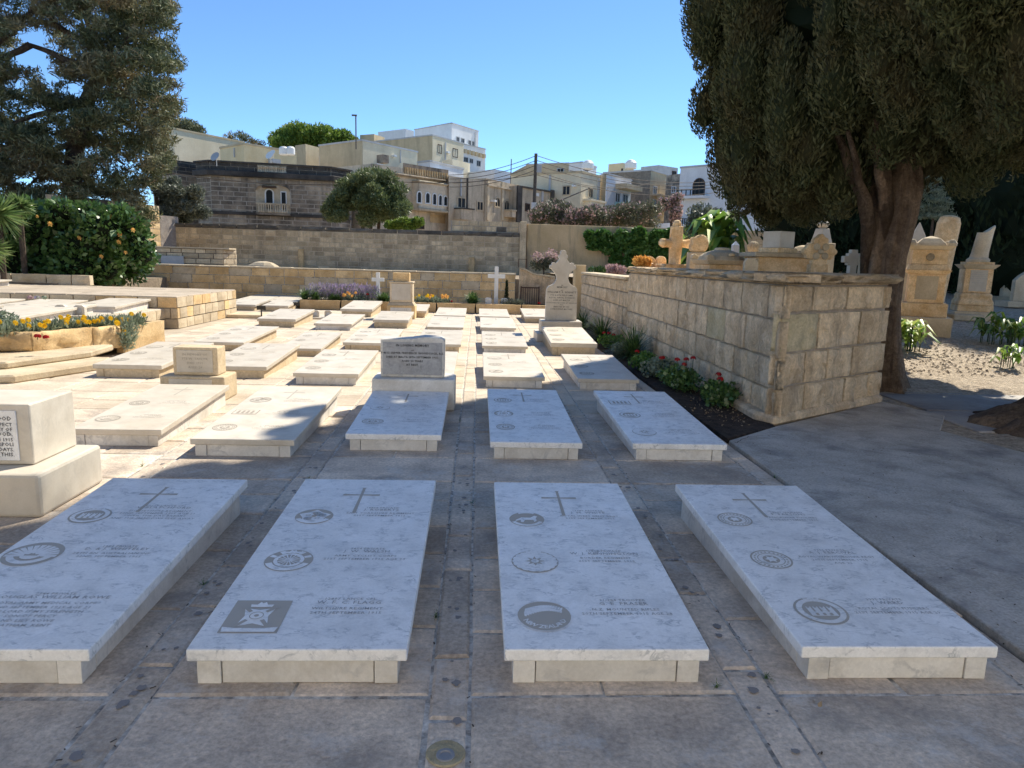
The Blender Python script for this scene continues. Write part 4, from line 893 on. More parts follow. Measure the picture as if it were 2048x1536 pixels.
# little black signs
def sign(x, y, z, w_, h_, lab, top, rz=0):
    t = empty('plot_sign', (x, y, z), rz, lab, 'sign', 'small black signs on stakes')
    MB().box(-w_/2, w_/2, -.012, .012, top-h_, top).build('board', M['black'], t, bevel=.004); MB().box(-.015, .015, .0, .02, 0, top-h_).build('stake', M['black'], t)
p = gz(523, 638, 0); sign(p.x, p.y, 0, .22, .10, 'small black sign on a stake in front of the corner of the high platform', .33)
p = gz(588, 622, 0); sign(p.x, p.y+.3, 0, .2, .10, 'small black sign beside the corner of the long planting bed', .24)
t = empty('sign_post', (-6.55, 9.75, .15), 0, 'black metal post sign at the left edge by the rough stone planter', 'sign')
MB().box(-.13, .09, -.01, .02, .36, .62).build('board', M['black'], t, bevel=.004); MB().box(.0, .07, -.03, .0, 0, .6).build('post', M['black'], t, bevel=.004)
# rough stone planter at the left
t = empty('rough_planter', (0, 0, 0), 0, 'rough hewn stone trough planted with yellow daisies at the left', 'planter')
def slab_path(poly, z0, z1, name, mat, bev=.02):
    mb = MB().prism(poly, z0, z1); o = mb.build(name, mat, t, bevel=bev)
    return o
# steps then the trough, running from lower left to upper right
slab_path([(-8.6, 8.0), (-5.50, 8.62), (-5.05, 9.75), (-5.2, 10.3), (-8.6, 10.3)], 0, .10, 'step', M['pale'])
slab_path([(-8.6, 8.5), (-5.85, 9.05), (-5.42, 10.2), (-5.5, 11.0), (-8.6, 11.0)], .101, .19, 'step', M['pale'])
masonry(t, (-8.3, 9.25), (-6.12, 10.05), .19, .47, .75, .3, [M['honey'], M['pale']], fine=2, depth=.22, gap=.012, proud=.02)
masonry(t, (-6.12, 10.05), (-5.52, 11.3), .10, .46, .8, .37, [M['honey'], M['pale']], fine=2, depth=.14, gap=.012)
masonry(t, (-5.52, 11.3), (-5.42, 12.6), .0, .44, 1.3, .44, [M['honey']], fine=1, depth=.12, gap=.012)
MB().prism([(-8.3, 9.4), (-6.15, 10.15), (-5.62, 11.35), (-5.55, 12.5), (-6.4, 12.5), (-8.3, 10.6)], .05, .42).build('planter_soil', M['soil'], t)

# grit, needles and small weeds lying on the paving
gm = MB(); rg = random.Random(44)
for i in range(640):
    u = rg.random(); x, y = (rg.uniform(2.4, 5.2), rg.uniform(1.2, 6.5)) if i < 420 else (rg.uniform(-2.6, 2.3), rg.uniform(1.2, 6.0))
    if i >= 420:
        cx = min(COLS, key=lambda c: abs(c-x)); x = cx+rg.choice((0, .15))+rg.gauss(0, .012)
    elif y > 2.0+4.6*(1-max(0, x-4.2)/3) and x > 4: continue
    a = rg.uniform(0, 3.14); l = rg.uniform(.003, .012); ww = rg.uniform(.0012, .0035); z = .022 if x > 2.4 else .001; c_, s_ = math.cos(a), math.sin(a)
    gm.add([(x-l*c_-ww*s_, y-l*s_+ww*c_, z), (x-l*c_+ww*s_, y-l*s_-ww*c_, z), (x+l*c_+ww*s_, y+l*s_-ww*c_, z+.002), (x+l*c_-ww*s_, y+l*s_+ww*c_, z+.002)], [(0, 1, 2, 3)])
go = gm.build('grit_and_needles', M['barkp']); tag(go, 'fallen needles and grit scattered over paving and path', kind='stuff')
ws = []
for x, y in ((-1.31, 3.32), (-.16, 3.0), (-.01, 4.55), (1.02, 3.9), (1.17, 2.52), (-.15, 7.0), (2.32, 4.1), (2.33, 5.2), (-1.2, 5.05), (.95, 2.46), (-2.5, 5.3)): ws.append(((x, y, 0), .02, .035, 16, .005, 1.2))
tufts('joint_weeds', ws, M['grass'])['kind'] = 'stuff'
# flower bed strip along the terrace wall
fb = MB(); fb.prism([(2.36, 6.35), (3.05, 6.9), (3.0, 20.4), (2.3, 20.4)], -.02, .025); fbo = fb.build('flower_bed_soil', M['soil']); tag(fbo, kind='structure')

# ================================================================== MONUMENTS BEHIND THE HIGH WALL AND ON THE RIGHT
def at_ramp(px, Y): return aty(px, 540, Y).x, Y, ramp(Y)
def zat(px, py, Y): return aty(px, py, Y).z
def mon(name, px, Y, label, cat, rz=0, group=None):
    x, y, z = at_ramp(px, Y); return empty(name, (x, y, z), math.radians(rz), label, cat, group), z
# rough carved cross
Y = 13.6; t, zb = mon('rustic_cross', 1348, Y, 'rough log carved limestone cross above the high wall', 'cross', 8)
H_ = zat(1352, 447, Y)-zb
rc_ = random.Random(4)
def knobby(mb, a, b, r0, r1, n=9):
    a, b = Vector(a), Vector(b); pts = [a.lerp(b, i/7) for i in range(8)]; mb.tube(pts, [(r0+(r1-r0)*i/7)*rc_.uniform(.86, 1.16) for i in range(8)], n)
mb = MB(); knobby(mb, (0, 0, -.1), (0, 0, H_-.05), .15, .11); mb.build('upright', M['monument'], t, bevel=.012)
mb = MB(); knobby(mb, (-.27, 0, H_-.37), (.27, 0, H_-.37), .085, .085); mb.build('arm', M['monument'], t, bevel=.01)
for c in ((0, 0, H_-.02), (-.26, 0, H_-.37), (.26, 0, H_-.37)):
    mb = MB(); mb.lathe([(.04, -.07), (.085, -.03), (.09, .02), (.06, .07), (.02, .085)], 8); mb.build('knob', M['monument'], t, loc=c, bevel=.008)
MB().box(-.3, .3, -.25, .25, -.1, zat(1348, 528, Y)-zb).build('base', M['monument'], t, bevel=.02)
# scroll stone
Y = 13.2; t, zb = mon('scroll_stone', 1393, Y, 'weathered carved scroll stone on a square block next to the rough cross', 'monument', -6)
a = zat(1393, 505, Y)-zb; b = zat(1393, 468, Y)-zb
MB().box(-.17, .17, -.16, .16, -.1, a).build('block', M['pale'], t, bevel=.012)
MB().extrude([(-.12, a), (.10, a), (.165, a+.08), (.17, b-.12), (.11, b-.03), (.03, b), (-.06, b-.05), (-.15, b-.06), (-.13, b-.16), (-.17, a+.1)], -.12, .12).build('scroll', M['monument'], t, bevel=.03)
# two arched headstones
for px, lab, w_ in ((1297, 'left of the two round topped little headstones at the wall end', .15), (1322, 'right of the two round topped little headstones at the wall end', .10)):
    Y = 13.9; x, y, z = at_ramp(px, Y); zt_ = zat(px, 512, Y)-z
    o = MB().extrude([(-w_, 0), (w_, 0), (w_, zt_-w_)]+[(w_*math.cos(math.radians(a)), zt_-w_+w_*math.sin(math.radians(a))) for a in range(15, 180, 15)]+[(-w_, zt_-w_)], 0, .12).build('arched_headstone', M['monument'], loc=(x, y, z), bevel=.012)
    tag(o, lab, 'headstone', 'round topped headstones behind the wall end')
# domed tomb
Y = 12.2; t, zb = mon('domed_tomb', 1441, Y, 'domed limestone tomb with corner ears and a carved boss above the high wall', 'tomb', 4)
a = zat(1441, 520, Y)-zb; h = zat(1441, 495, Y)-zb
MB().box(-.34, .34, -.34, .34, -.1, a-.08).build('die', M['monument'], t, bevel=.01); MB().frustum(0, 0, a-.078, a, .36, .36, .42, .42).build('cornice', M['pale'], t, bevel=.01)
mb = MB(); mb.lathe([(.40, a+.001), (.37, a+.06), (.29, a+.12), (.16, h-.05), (.13, h-.045), (.12, h-.01), (.05, h)], 20, rot=math.pi/4); mb.build('dome', M['pale'], t)
for sx in (-1, 1):
    for sy in (-1, 1): MB().extrude([(-.07, 0), (.07, 0), (.075, .07), (.02, .10), (-.05, .06)] if sx > 0 else [(-.07, 0), (.07, 0), (.05, .06), (-.02, .10), (-.075, .07)], -.05, .05).build('ear', M['pale'], t, loc=(sx*.34, sy*.34, a), bevel=.012)
MB().lathe([(.055, 0), (.05, .03), (.02, .045)], 10).build('boss', M['monument'], t, loc=(.03, -.345, a+.07))
# slim dark obelisk
Y = 17; t, zb = mon('small_obelisk', 1467, Y, 'slim dark little obelisk between the domed tomb and the round cactus', 'obelisk'); h = zat(1467, 482, Y)-zb
mb = MB(); mb.frustum(0, 0, 0, h-.1, .12, .12, .075, .075); mb.build('shaft', M['b_grey'], t, bevel=.008); MB().frustum(0, 0, h-.099, h, .076, .076, .005, .005).build('tip', M['white'], t)
# round ball cactus
Y = 14; x, y, z = at_ramp(1503, Y); r_c = .115; zc = zat(1503, 494, Y)
mb = MB(); nn = 28; prof = [(r_c*math.sin(math.radians(a)), zc-r_c*math.cos(math.radians(a))) for a in range(10, 175, 15)]
vs = []; fs = []
for r0, z0 in prof:
    for i in range(nn): q = 2*math.pi*i/nn; rr_ = r0*(1.05 if i % 2 else .93); vs.append((rr_*math.cos(q), rr_*math.sin(q), z0-z))
for j in range(len(prof)-1):
    for i in range(nn): fs.append((j*nn+i, j*nn+(i+1) % nn, (j+1)*nn+(i+1) % nn, (j+1)*nn+i))
mb.add(vs, fs); t = empty('ball_cactus', (x, y, z), 0, 'round ribbed stone ball like a cactus on a post behind the chest tomb', 'ball ornament'); mb.build('ball', M['silver_stone'] if 'silver_stone' in M else M['pale'], t); MB().box(-.06, .06, -.06, .06, 0, zc-r_c-z+.02).build('post', M['pale'], t)
# chest tomb with marble block
Y = 11.4; t, zb = mon('chest_tomb', 1552, Y, 'long chest tomb carrying an angled pale marble block above the high wall', 'tomb', 0)
a = zat(1552, 515, Y)-zb; a2 = zat(1552, 506, Y)-zb; b0 = zat(1552, 496, Y)-zb; b1 = zat(1552, 463, Y)-zb
MB().box(-.42, .42, -.3, .3, -.1, a).build('chest', M['monument'], t, bevel=.01); MB().box(-.50, .50, -.36, .36, a+.001, a2).build('lid', M['pale'], t, bevel=.012)
MB().box(-.23, .23, -.2, .2, a2+.001, b0).build('plinth', M['monument'], t, bevel=.008, rz=math.radians(28)); MB().box(-.17, .17, -.17, .17, b0+.001, b1).build('marble_block', M['marble_warm'], t, bevel=.006, rz=math.radians(28))
o = MB().extrude([(-.1, 0), (.1, 0), (.1, .24), (.06, .30), (-.06, .30), (-.1, .24)], 0, .07).build('cross_tablet', M['pale'], loc=(aty(1503, 530, 9.9).x, 9.9, zat(1503, 538, 9.9)-.15), bevel=.01); tag(o, 'small stone tablet with a sunk cross at the left end of the chest tomb', 'headstone')
# shell heap
Y = 13; x, y, z = at_ramp(1602, Y); zc = zat(1602, 500, Y); mb = MB(); mb.lathe([(.2, 0), (.2, zc-.12-z), (.26, zc-.10-z), (.22, zc-.02-z), (.12, zc+.06-z), (.03, zc+.085-z)], 12); o = mb.build('shell_tomb', M['pale'], loc=(x, y, z), bevel=.01); tag(o, 'rounded shell shaped tomb top behind the leaf carved cross', 'tomb')
# urn obelisk
Y = 14.6; t, zb = mon('urn_obelisk', 1637, Y, 'slender pale obelisk ending in a small turned urn against the dark trees', 'obelisk', 20); h = zat(1637, 457, Y)-zb; k = zat(1637, 434, Y)-zb; b_ = zat(1637, 486, Y)-zb
MB().box(-.2, .2, -.2, .2, 0, b_).build('pedestal', M['pale'], t, bevel=.01); MB().frustum(0, 0, b_+.001, h, .15, .15, .095, .095).build('shaft', M['marble_warm'], t, bevel=.008)
mb = MB(); mb.lathe([(.05, h), (.10, h+.04), (.125, h+.09), (.10, h+.13), (.05, h+.15), (.06, h+.17), (.04, k-.04), (.01, k)], 14); mb.build('urn', M['marble_warm'], t)
# carved quatrefoil cross headstone
Y = 10.6; t, zb = mon('carved_cross_headstone', 1638, Y, 'broad leaf carved cross headstone standing against the high wall', 'headstone', 0)
zc = zat(1638, 503, Y)-zb
mb = MB(); out = []
for i in range(64):
    q = 2*math.pi*i/64; r = .175+.075*abs(math.cos(2*q))**1.4+.014*math.cos(12*q); out.append((r*math.cos(q), zc+r*math.sin(q)))
mb.extrude(out, 0, .12); mb.build('head', M['monument'], t, bevel=.012)
for q in range(4):
    a = math.pi/4+q*math.pi/2; mb = MB(); mb.lathe([(.055, 0), (.05, .012), (.03, .018)], 10); o = mb.build('leaf_boss', M['pale'], t, loc=(.095*math.cos(a), -.004, zc+.095*math.sin(a))); o.rotation_euler = (math.pi/2, 0, 0)
mb = MB(); mb.lathe([(.045, 0), (.03, .03)], 10); o = mb.build('leaf_boss', M['pale'], t, loc=(0, -.004, zc)); o.rotation_euler = (math.pi/2, 0, 0)
MB().extrude([(-.16, -.2), (.16, -.2), (.14, zc-.19), (-.14, zc-.19)], -.01, .13).build('stem', M['monument'], t, bevel=.012)
# stepped cross
Y = 9.9; t, zb = mon('stepped_cross', 1706, Y, 'small stepped pale stone cross beside the big cypress trunk', 'cross'); c0 = zat(1706, 518, Y)-zb; s = .145
st = [(-.05, -.3), (.05, -.3), (.05, -.085), (.085, -.085), (.085, -.05), (s, -.05), (s, .04), (.085, .04), (.085, .08), (.045, .08), (.045, .13), (-.045, .13), (-.045, .08), (-.085, .08), (-.085, .04), (-s, .04), (-s, -.05), (-.085, -.05), (-.085, -.085), (-.05, -.085)]
MB().extrude([(x, c0+z) for x, z in st], 0, .09).build('cross', M['marble_warm'], t, bevel=.006)
o = MB().box(-.03, .03, 0, .1, 0, zat(1726, 513, 9.8)-ramp(9.8)).build('narrow_tablet', M['pale'], loc=(aty(1727, 530, 9.8).x, 9.8, ramp(9.8)), bevel=.01); tag(o, 'narrow stone edge between the stepped cross and the trunk', 'headstone')
# ornate sarcophagus on a pedestal
P_ = on_ramp(1868, 672); Y = P_.y+.55
t = empty('sarcophagus_monument', (aty(1852, 560, Y).x, Y, ramp(P_.y)), math.radians(-28), 'two tier limestone sarcophagus monument right of the cypress trunk', 'monument'); zb = ramp(P_.y)
def zz(py): return zat(1852, py, Y)-zb
MB().box(-.50, .50, -.50, .50, -.1, zz(632)).build('step', M['pale'], t, bevel=.012); MB().box(-.40, .40, -.40, .40, zz(632)+.001, zz(605)).build('plinth', M['monument'], t, bevel=.01)
MB().box(-.32, .32, -.32, .32, zz(605)+.001, zz(548)).build('pedestal', M['monument'], t, bevel=.008); MB().box(-.19, .19, -.328, -.321, zz(598), zz(552)).build('tablet', M['pale'], t)
MB().frustum(0, 0, zz(548)+.001, zz(540), .34, .34, .40, .40).build('cornice', M['monument'], t, bevel=.008); MB().frustum(0, 0, zz(540)+.001, zz(529), .37, .37, .32, .32).build('moulding', M['monument'], t, bevel=.008)
MB().box(-.31, .31, -.31, .31, zz(529)+.001, zz(500)).build('casket', M['monument'], t, bevel=.008); MB().frustum(0, 0, zz(500)+.001, zz(492), .33, .33, .42, .42).build('cornice', M['pale'], t, bevel=.008)
for px_ in (-1, 1): MB().lathe([(.075, 0), (.06, .015), (.02, .02)], 14).build('roundel', M['pale'], t, loc=(0, -.313, (zz(529)+zz(500))/2)).rotation_euler = (math.pi/2, 0, 0)
mb = MB(); mb.lathe([(.40, zz(492)+.001), (.34, zz(486)), (.22, zz(477)), (.03, zz(472))], 4, rot=math.pi/4); mb.build('lid', M['pale'], t, bevel=.012)
for sx in (-1, 1):
    for sy in (-1, 1): mb = MB(); mb.lathe([(.085, 0), (.09, .05), (.05, .11), (.01, .12)], 8); mb.build('ear', M['pale'], t, loc=(sx*.34, sy*.34, zz(492)))
Y2 = Y+1.4; x = aty(1833, 500, Y2).x; t = empty('pyramid_stone', (x, Y2, ramp(Y2)), math.radians(-25), 'pointed pyramid stone rising behind the sarcophagus monument', 'monument'); z9 = ramp(Y2)
MB().box(-.26, .26, -.26, .26, 0, zat(1833, 498, Y2)-z9).build('base', M['pale'], t); MB().frustum(0, 0, zat(1833, 498, Y2)-z9+.001, zat(1833, 445, Y2)-z9, .24, .24, .01, .01).build('pyramid', M['marble_warm'], t, bevel=.006)
Y2 = Y+1.9; x = aty(1875, 500, Y2).x; t = empty('leaning_column', (x, Y2, ramp(Y2)), 0, 'plain leaning column stub rising behind the sarcophagus monument', 'monument'); z9 = ramp(Y2); t.rotation_euler = (0, math.radians(5), 0)
mb = MB(); mb.lathe([(.24, 0), (.24, zat(1875, 445, Y2)-z9), (.20, zat(1875, 434, Y2)-z9), (.12, zat(1875, 430, Y2)-z9)], 18); mb.build('shaft', M['monument'], t)
# broken column monument
P_ = on_ramp(1950, 640); Y = P_.y+.45; zb = ramp(P_.y); t = empty('broken_column_monument', (aty(1950, 560, Y).x, Y, zb), math.radians(-22), 'pedestal with inscribed panel and a broken column near the right edge', 'monument')
def zz(py): return zat(1950, py, Y)-zb
MB().box(-.42, .42, -.42, .42, -.1, zz(622)).build('step', M['pale'], t, bevel=.012); MB().box(-.36, .36, -.36, .36, zz(622)+.001, zz(610)).build('plinth', M['monument'], t, bevel=.01)
mb = MB(); mb.lathe([(.50, zz(610)+.001), (.50, zz(603)), (.44, zz(596)), (.46, zz(590)), (.40, zz(585))], 4, rot=math.pi/4); mb.build('moulding', M['monument'], t, bevel=.02)
MB().box(-.28, .28, -.28, .28, zz(585)+.001, zz(538)).build('pedestal', M['monument'], t, bevel=.008); MB().box(-.17, .17, -.288, -.281, zz(582), zz(540)).build('tablet', M['marble_warm'], t)
MB().frustum(0, 0, zz(538)+.001, zz(529), .29, .29, .38, .38).build('cornice', M['pale'], t, bevel=.006); MB().box(-.28, .28, -.28, .28, zz(529)+.001, zz(524)).build('plinth', M['monument'], t)
mb = MB(); n_ = 18; vs = []; fs = []; prof = [(.24, zz(524)+.001), (.24, zz(519)), (.19, zz(515)), (.175, zz(505)), (.165, zz(465))]
for r0, z0 in prof:
    for i in range(n_): q = 2*math.pi*i/n_; vs.append((r0*math.cos(q)+(z0-prof[0][1])*.12, r0*math.sin(q), z0))
for i in range(n_): q = 2*math.pi*i/n_; vs.append((.165*math.cos(q)+.10, .165*math.sin(q), zz(462)+.13*math.cos(q)+.02*math.sin(5*q)))
for j in range(5):
    for i in range(n_): fs.append((j*n_+i, j*n_+(i+1) % n_, (j+1)*n_+(i+1) % n_, (j+1)*n_+i))
fs.append(tuple(5*n_+i for i in range(n_))); mb.add(vs, fs); mb.build('broken_column', M['pale'], t)
tm = text_mesh(['SACRED', 'TO THE MEMORY OF', 'CAPTAIN J. STONE', 'WHO DIED AT MALTA', '1868', 'AGED 42 YEARS'], .034, 'CENTER', 1.35); tm.transform(Matrix.Translation((0, -.290, zz(546))) @ Matrix.Rotation(math.pi/2, 4, 'X')); tm.materials.append(M['inlay']); link(bpy.data.objects.new('inscription', tm), t)
# square planter tomb and loose steps in front
P_ = on_ramp(1820, 640); t = empty('box_planter', (aty(1820, 600, P_.y).x, P_.y, ramp(P_.y)), math.radians(-20), 'square pale stone box planter in front of the sarcophagus monument', 'planter')
MB().frustum(0, .25, 0, zat(1820, 592, P_.y)-ramp(P_.y), .22, .22, .27, .27).build('box', M['pale'], t, bevel=.01)
for px, py, dx, h, lab in ((1850, 668, .42, .17, 'lowest worn step in front of the sarcophagus monument'), (1878, 650, .30, .14, 'middle brown step in front of the sarcophagus monument'), (1938, 642, .34, .14, 'pale block lying before the broken column pedestal')):
    P_ = on_ramp(px, py); o = MB().box(-dx, dx, 0, .4, 0, h).build('stone_step', M['pale'] if h != .14 or px > 1900 else M['monument'], loc=P_, rz=math.radians(-6), bevel=.02); tag(o, lab, 'step')
for px, py, lab, hh in ((2024, 605, 'pale arched headstone in the shade at the right edge', .85), (2046, 615, 'headstone cut off by the right edge of the view', .7)):
    P_ = on_ramp(px, py); w_ = .3; t = empty('shaded_headstone', (P_.x, P_.y, P_.z), 0, lab, 'headstone'); MB().box(-.5, .5, -.1, .4, 0, .16).build('base', M['pale'], t, bevel=.01)
    MB().extrude([(-w_, .16), (w_, .16), (w_, hh), (.18, hh+.12), (0, hh+.24), (-.18, hh+.12), (-w_, hh)], 0, .14).build('tablet', M['pale'], t, bevel=.01)
# boulder on the upper terrace
mb = MB(); p = aty(527, 528, 27.5); mb.lathe([(.55, 0), (.5, .2), (.3, .33), (.1, .38)], 9, sx=1.2, sy=.7); o = mb.build('boulder', M['pale'], loc=(p.x, 27.5, .97), bevel=.04); tag(o, 'white pointed boulder lying on the upper terrace by the block wall', 'boulder')

# ================================================================== PLANTS
def plant(name, x, y, z, label, cat, group=None): return empty(name, (0, 0, 0), 0, label, cat, group)
# geraniums and strap plants in the bed along the wall
beds = [(1205, 660, .42, 'light strap leaf clump right behind the cross topped headstone base'), (1262, 690, .50, 'large dark strap leaf clump in the wall bed'), (1180, 648, .32, 'small dark strap leaf clump at the far end of the wall bed')]
sp = [(2.62, 14.7, .50, 500, 'pale green strap leaf clump beside the grave with the tall base'), (2.68, 11.9, .52, 620, 'dark strap leaf clump in the middle of the wall bed'), (2.6, 17.5, .45, 260, 'far dark strap leaf clump by the wall')]
for x, y, h, n, lab in sp:
    t = plant('strap_leaf_plant', x, y, 0, lab, 'plant', 'strap leaf clumps in the wall bed'); tufts('leaves', [((x, y, .02), .18, h, n, .022, 1.25)], M['grass'], t)
ger = [(2.62, 13.4, .26, 3, 'geranium with one red bloom beyond the big strap leaf clump'), (2.68, 9.9, .30, 2, 'grey leaved geranium with a red bloom beside the half shaded grave'), (2.72, 8.9, .32, 4, 'geranium with the biggest red blooms in the middle of the wall bed'), (2.85, 8.1, .28, 2, 'last geranium towards the near end of the wall bed'), (2.62, 12.7, .22, 0, 'low grey leaved plant before the strap leaves'), (2.6, 10.6, .26, 1, 'bushy low plant between the geraniums')]
for i, (x, y, r, nf, lab) in enumerate(ger):
    t = plant('geranium', x, y, 0, lab, 'plant', 'geraniums in the wall bed')
    cl = [((x+rng.normal()*.09, y+rng.normal()*.16, r*.45+rng.random()*.06), (r*.65, r*.8, r*.45)) for _ in range(5)]
    leaves('leaves', cl, 1500, .045, .04, M['hedge'] if i in (2, 3) else M['silver'] if i in (1, 4) else M['ivy'], t, up=.5, shell=.8, zmin=.0)
    rf = random.Random(i+3)
    for k in range(nf):
        fx, fy, fz = x+rf.uniform(-.16, .12), y+rf.uniform(-.3, .3), r*.9+rf.uniform(.02, .14)
        f = flowerball('bloom', (fx, fy, fz), .055, M['red'], t); MB().tube([(fx, fy, .05), (fx, fy, fz)], .004, 4).build('stalk', M['grass'], t)
leaves('leaf_litter', [((2.7, 7.8, .03), (.25, .9, .004))], 260, .035, .02, M['dry'], None, up=0, shell=1).update({'kind': 'stuff'}) if False else None
lt = leaves('leaf_litter', [((2.65, 7.6, .030), (.28, .9, .006)), ((1.34, 2.36, .006), (.06, .03, .002))], 150, .028, .014, M['dry'], None, up=0, shell=1); lt['kind'] = 'stuff'
# planting bed plants
def bedx(px): return aty(px, 590, 22.4).x
t = plant('lavender', 0, 0, 0, 'wide purple lavender mound in the planting bed', 'plant')
x0, x1 = bedx(632), bedx(742)
cl = [((x0+(x1-x0)*k/7, 22.45, .42), (.32, .3, .28)) for k in range(8)]
leaves('foliage', cl, 2600, .09, .02, M['silver'], t, up=1.2, shell=.6, zmin=.27); leaves('flower_spikes', [((c[0], c[1]-.03, c[2]+.12), (r[0], r[1], r[2]*.9)) for c, r in cl], 3200, .085, .022, M['lav'], t, up=1.5, shell=.35, zmin=.36)
for px, w_, h, lab in ((622, .42, .34, 'bright strap leaf clump at the left end of the planting bed'), (770, .22, .30, 'small strap leaf clump left of the pedestal monument'), (943, .40, .36, 'strap leaf clump left of the tall white cross'), (665, .22, .2, 'low yellow green tuft under the lavender')):
    x = bedx(px); t = plant('green_tuft', x, 0, 0, lab, 'plant', 'strap leaf clumps in the planting bed'); tufts('leaves', [((x+rng.normal()*.12, 22.15, .27), .2, h, 130, .03, 1.1) for _ in range(4)], M['grass'], t)
for px, fl_, lab in ((712, 'orange', 'apricot daisies in front of the lavender'), (882, 'orange', 'orange daisies right of the pedestal monument'), (1025, None, 'low leafy plant right of the tall white cross'), (850, 'yellow', 'sparse yellow daisies beside the pedestal monument')):
    x = bedx(px); t = plant('daisy_plant', x, 0, 0, lab, 'plant', 'daisies in the planting bed'); leaves('leaves', [((x-.15, 22.15, .34), (.24, .2, .14)), ((x+.15, 22.15, .33), (.24, .2, .13))], 900, .08, .025, M['silver'] if fl_ else M['olive'], t, up=.9, shell=.9, zmin=.27)
    if fl_:
        for k in range(9): flower('flower_head', (x+random.uniform(-.36, .36), 22.05+random.uniform(-.1, .1), .46+random.uniform(-.04, .07)), .05, M[fl_], t)
for px, z_, lab in ((738, .48, 'pinkish red bloom right of the apricot daisies'), (903, .33, 'tiny red bloom at the edge of the planting bed'), (1077, .34, 'red bloom by the iron gate')):
    t = plant('red_flower', 0, 0, 0, lab, 'flower'); flowerball('bloom', (bedx(px), 22.1, z_), .075, M['red'], t); MB().tube([(bedx(px), 22.1, .25), (bedx(px), 22.1, z_)], .006, 4).build('stalk', M['grass'], t)
x = bedx(1013); t = empty('young_cypress', (0, 0, 0), 0, 'tiny pencil shaped cypress beside the tall white cross', 'tree'); leaves('crown', [((x, 22.4, .35+.1*k), (.09-.008*k, .08, .1)) for k in range(7)], 1500, .05, .012, M['cypdark'], t, up=2, shell=.8); MB().tube([(x, 22.4, .25), (x, 22.4, .6)], .012, 5).build('trunk', M['bark'], t)
# yellow gazania trough
t = plant('gazania', 0, 0, 0, 'yellow daisies with silvery leaves spilling over the rough planter', 'plant')
gcl = []
for k in range(13):
    f_ = k/12; gx_ = -6.5+f_*.95; gy = 9.9+f_*2.0; gcl.append(((gx_, gy, .48), (.17, .2, .11)))
gcl += [((-5.5, 11.45, .38), (.16, .25, .2)), ((-5.42, 11.3, .24), (.10, .2, .16))]
leaves('leaves', gcl, 4200, .10, .02, M['silver'], t, up=.8, out=.7, shell=.8, zmin=.08)
rf = random.Random(8)
for k in range(34):
    f_ = rf.random()**.8; c = (-6.45+f_*1.0+rf.uniform(-.08, .12), 9.85+f_*1.9+rf.uniform(-.15, .15),   .56+rf.uniform(-.04, .06)); flower('flower_head', c, .042, M['yellow'], t, 12)
flower('flower_head', (-5.52, 11.2, .50), .055, M['yellow'], t, 12); flower('flower_head', (-5.45, 11.25, .36), .05, M['yellow'], t, 12)
t = plant('red_petunia', 0, 0, 0, 'crimson blooms at the rough end of the planter', 'flower'); p = aty(75, 673, 9.7); q = aty(92, 675, 9.75)
flowerball('bloom', (p.x, p.y, p.z), .065, M['red'], t); flowerball('bloom', (q.x, q.y, q.z), .06, M['red'], t); MB().tube([(p.x, p.y, .4), (p.x, p.y, p.z)], .006, 4).build('stalk', M['grass'], t)
p = gz(0, 650, .3); t = plant('left_edge_plant', 0, 0, 0, 'grey leafy plant behind the sign post at the left edge', 'plant'); p = aty(-5, 660, 10.2); leaves('leaves', [((p.x, p.y, .55), (.25, .3, .2))], 900, .08, .03, M['silver'], t, shell=.9)
p = gz(84, 597, .64); t = plant('posy', 0, 0, 0, 'small bunch of pink and white flowers lying on a low platform grave', 'flowers')
for i, mm in enumerate(('pinkfl', 'lav', 'silver')): flowerball('bloom', (-8.55+.13*i, 14.1, .66), .08, M[mm], t)
# big hedge with apricot flowers
t = plant('flowering_hedge', 0, 0, 0, 'large glossy green hedge dotted with apricot trumpet flowers at the left', 'hedge')
hc = []; rh = random.Random(21)
for k in range(46):
    px = rh.uniform(-60, 255); py = rh.uniform(440, 540); Yh = rh.uniform(20.4, 22.4); p = aty(px, py, Yh); hc.append(((p.x, p.y, p.z), (rh.uniform(.55, .9), rh.uniform(.5, .8), rh.uniform(.45, .7))))
for px, py in ((275, 480), (283, 510), (262, 450), (240, 435), (60, 425), (120, 425), (180, 430), (215, 540), (180, 560)): p = aty(px, py, 20.7); hc.append(((p.x, p.y, p.z), (.42, .5, .42)))
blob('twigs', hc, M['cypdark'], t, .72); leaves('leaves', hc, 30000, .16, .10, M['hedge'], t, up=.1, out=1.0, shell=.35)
rfh = random.Random(91)
for px, py in ((76, 433), (101, 448), (5, 464), (158, 476), (237, 470), (232, 484), (132, 508), (202, 513), (265, 460), (214, 432), (250, 505)):
    p = aty(px, py, 20.05); flower('flower_head', (p.x, p.y+rfh.uniform(-.05, .22), p.z), rfh.uniform(.045, .085), M['orange'], t, 7, rfh.uniform(.1, .6))
# spiky yucca at the left edge
t = plant('yucca', 0, 0, 0, 'spiky bright green yucca at the left edge in front of the hedge', 'plant')
for i, (px, py, Yh, h) in enumerate(((-4, 430, 18.6, .72), (38, 412, 19.4, .42), (-28, 500, 18.2, .6))):
    p = aty(px, py, Yh); a = unit(330); a[:, 2] = a[:, 2]*.8+.15; a = nrm(a); ln = h*(.7+.4*rng.random(330)); C_ = np.array([p.x, p.y, p.z])+a*(ln/2)[:, None]; T_ = a*(ln/2)[:, None]; T_[:, 2] -= .12*ln*rng.random(330); W_ = nrm(np.cross(a, unit(330)))*.026
    leaf_obj('leaf_rosette', C_, T_, W_, M['yucca'], t); MB().tube([(p.x, p.y, .7), (p.x, p.y, p.z)], .07, 7).build('stem', M['barkp'], t)
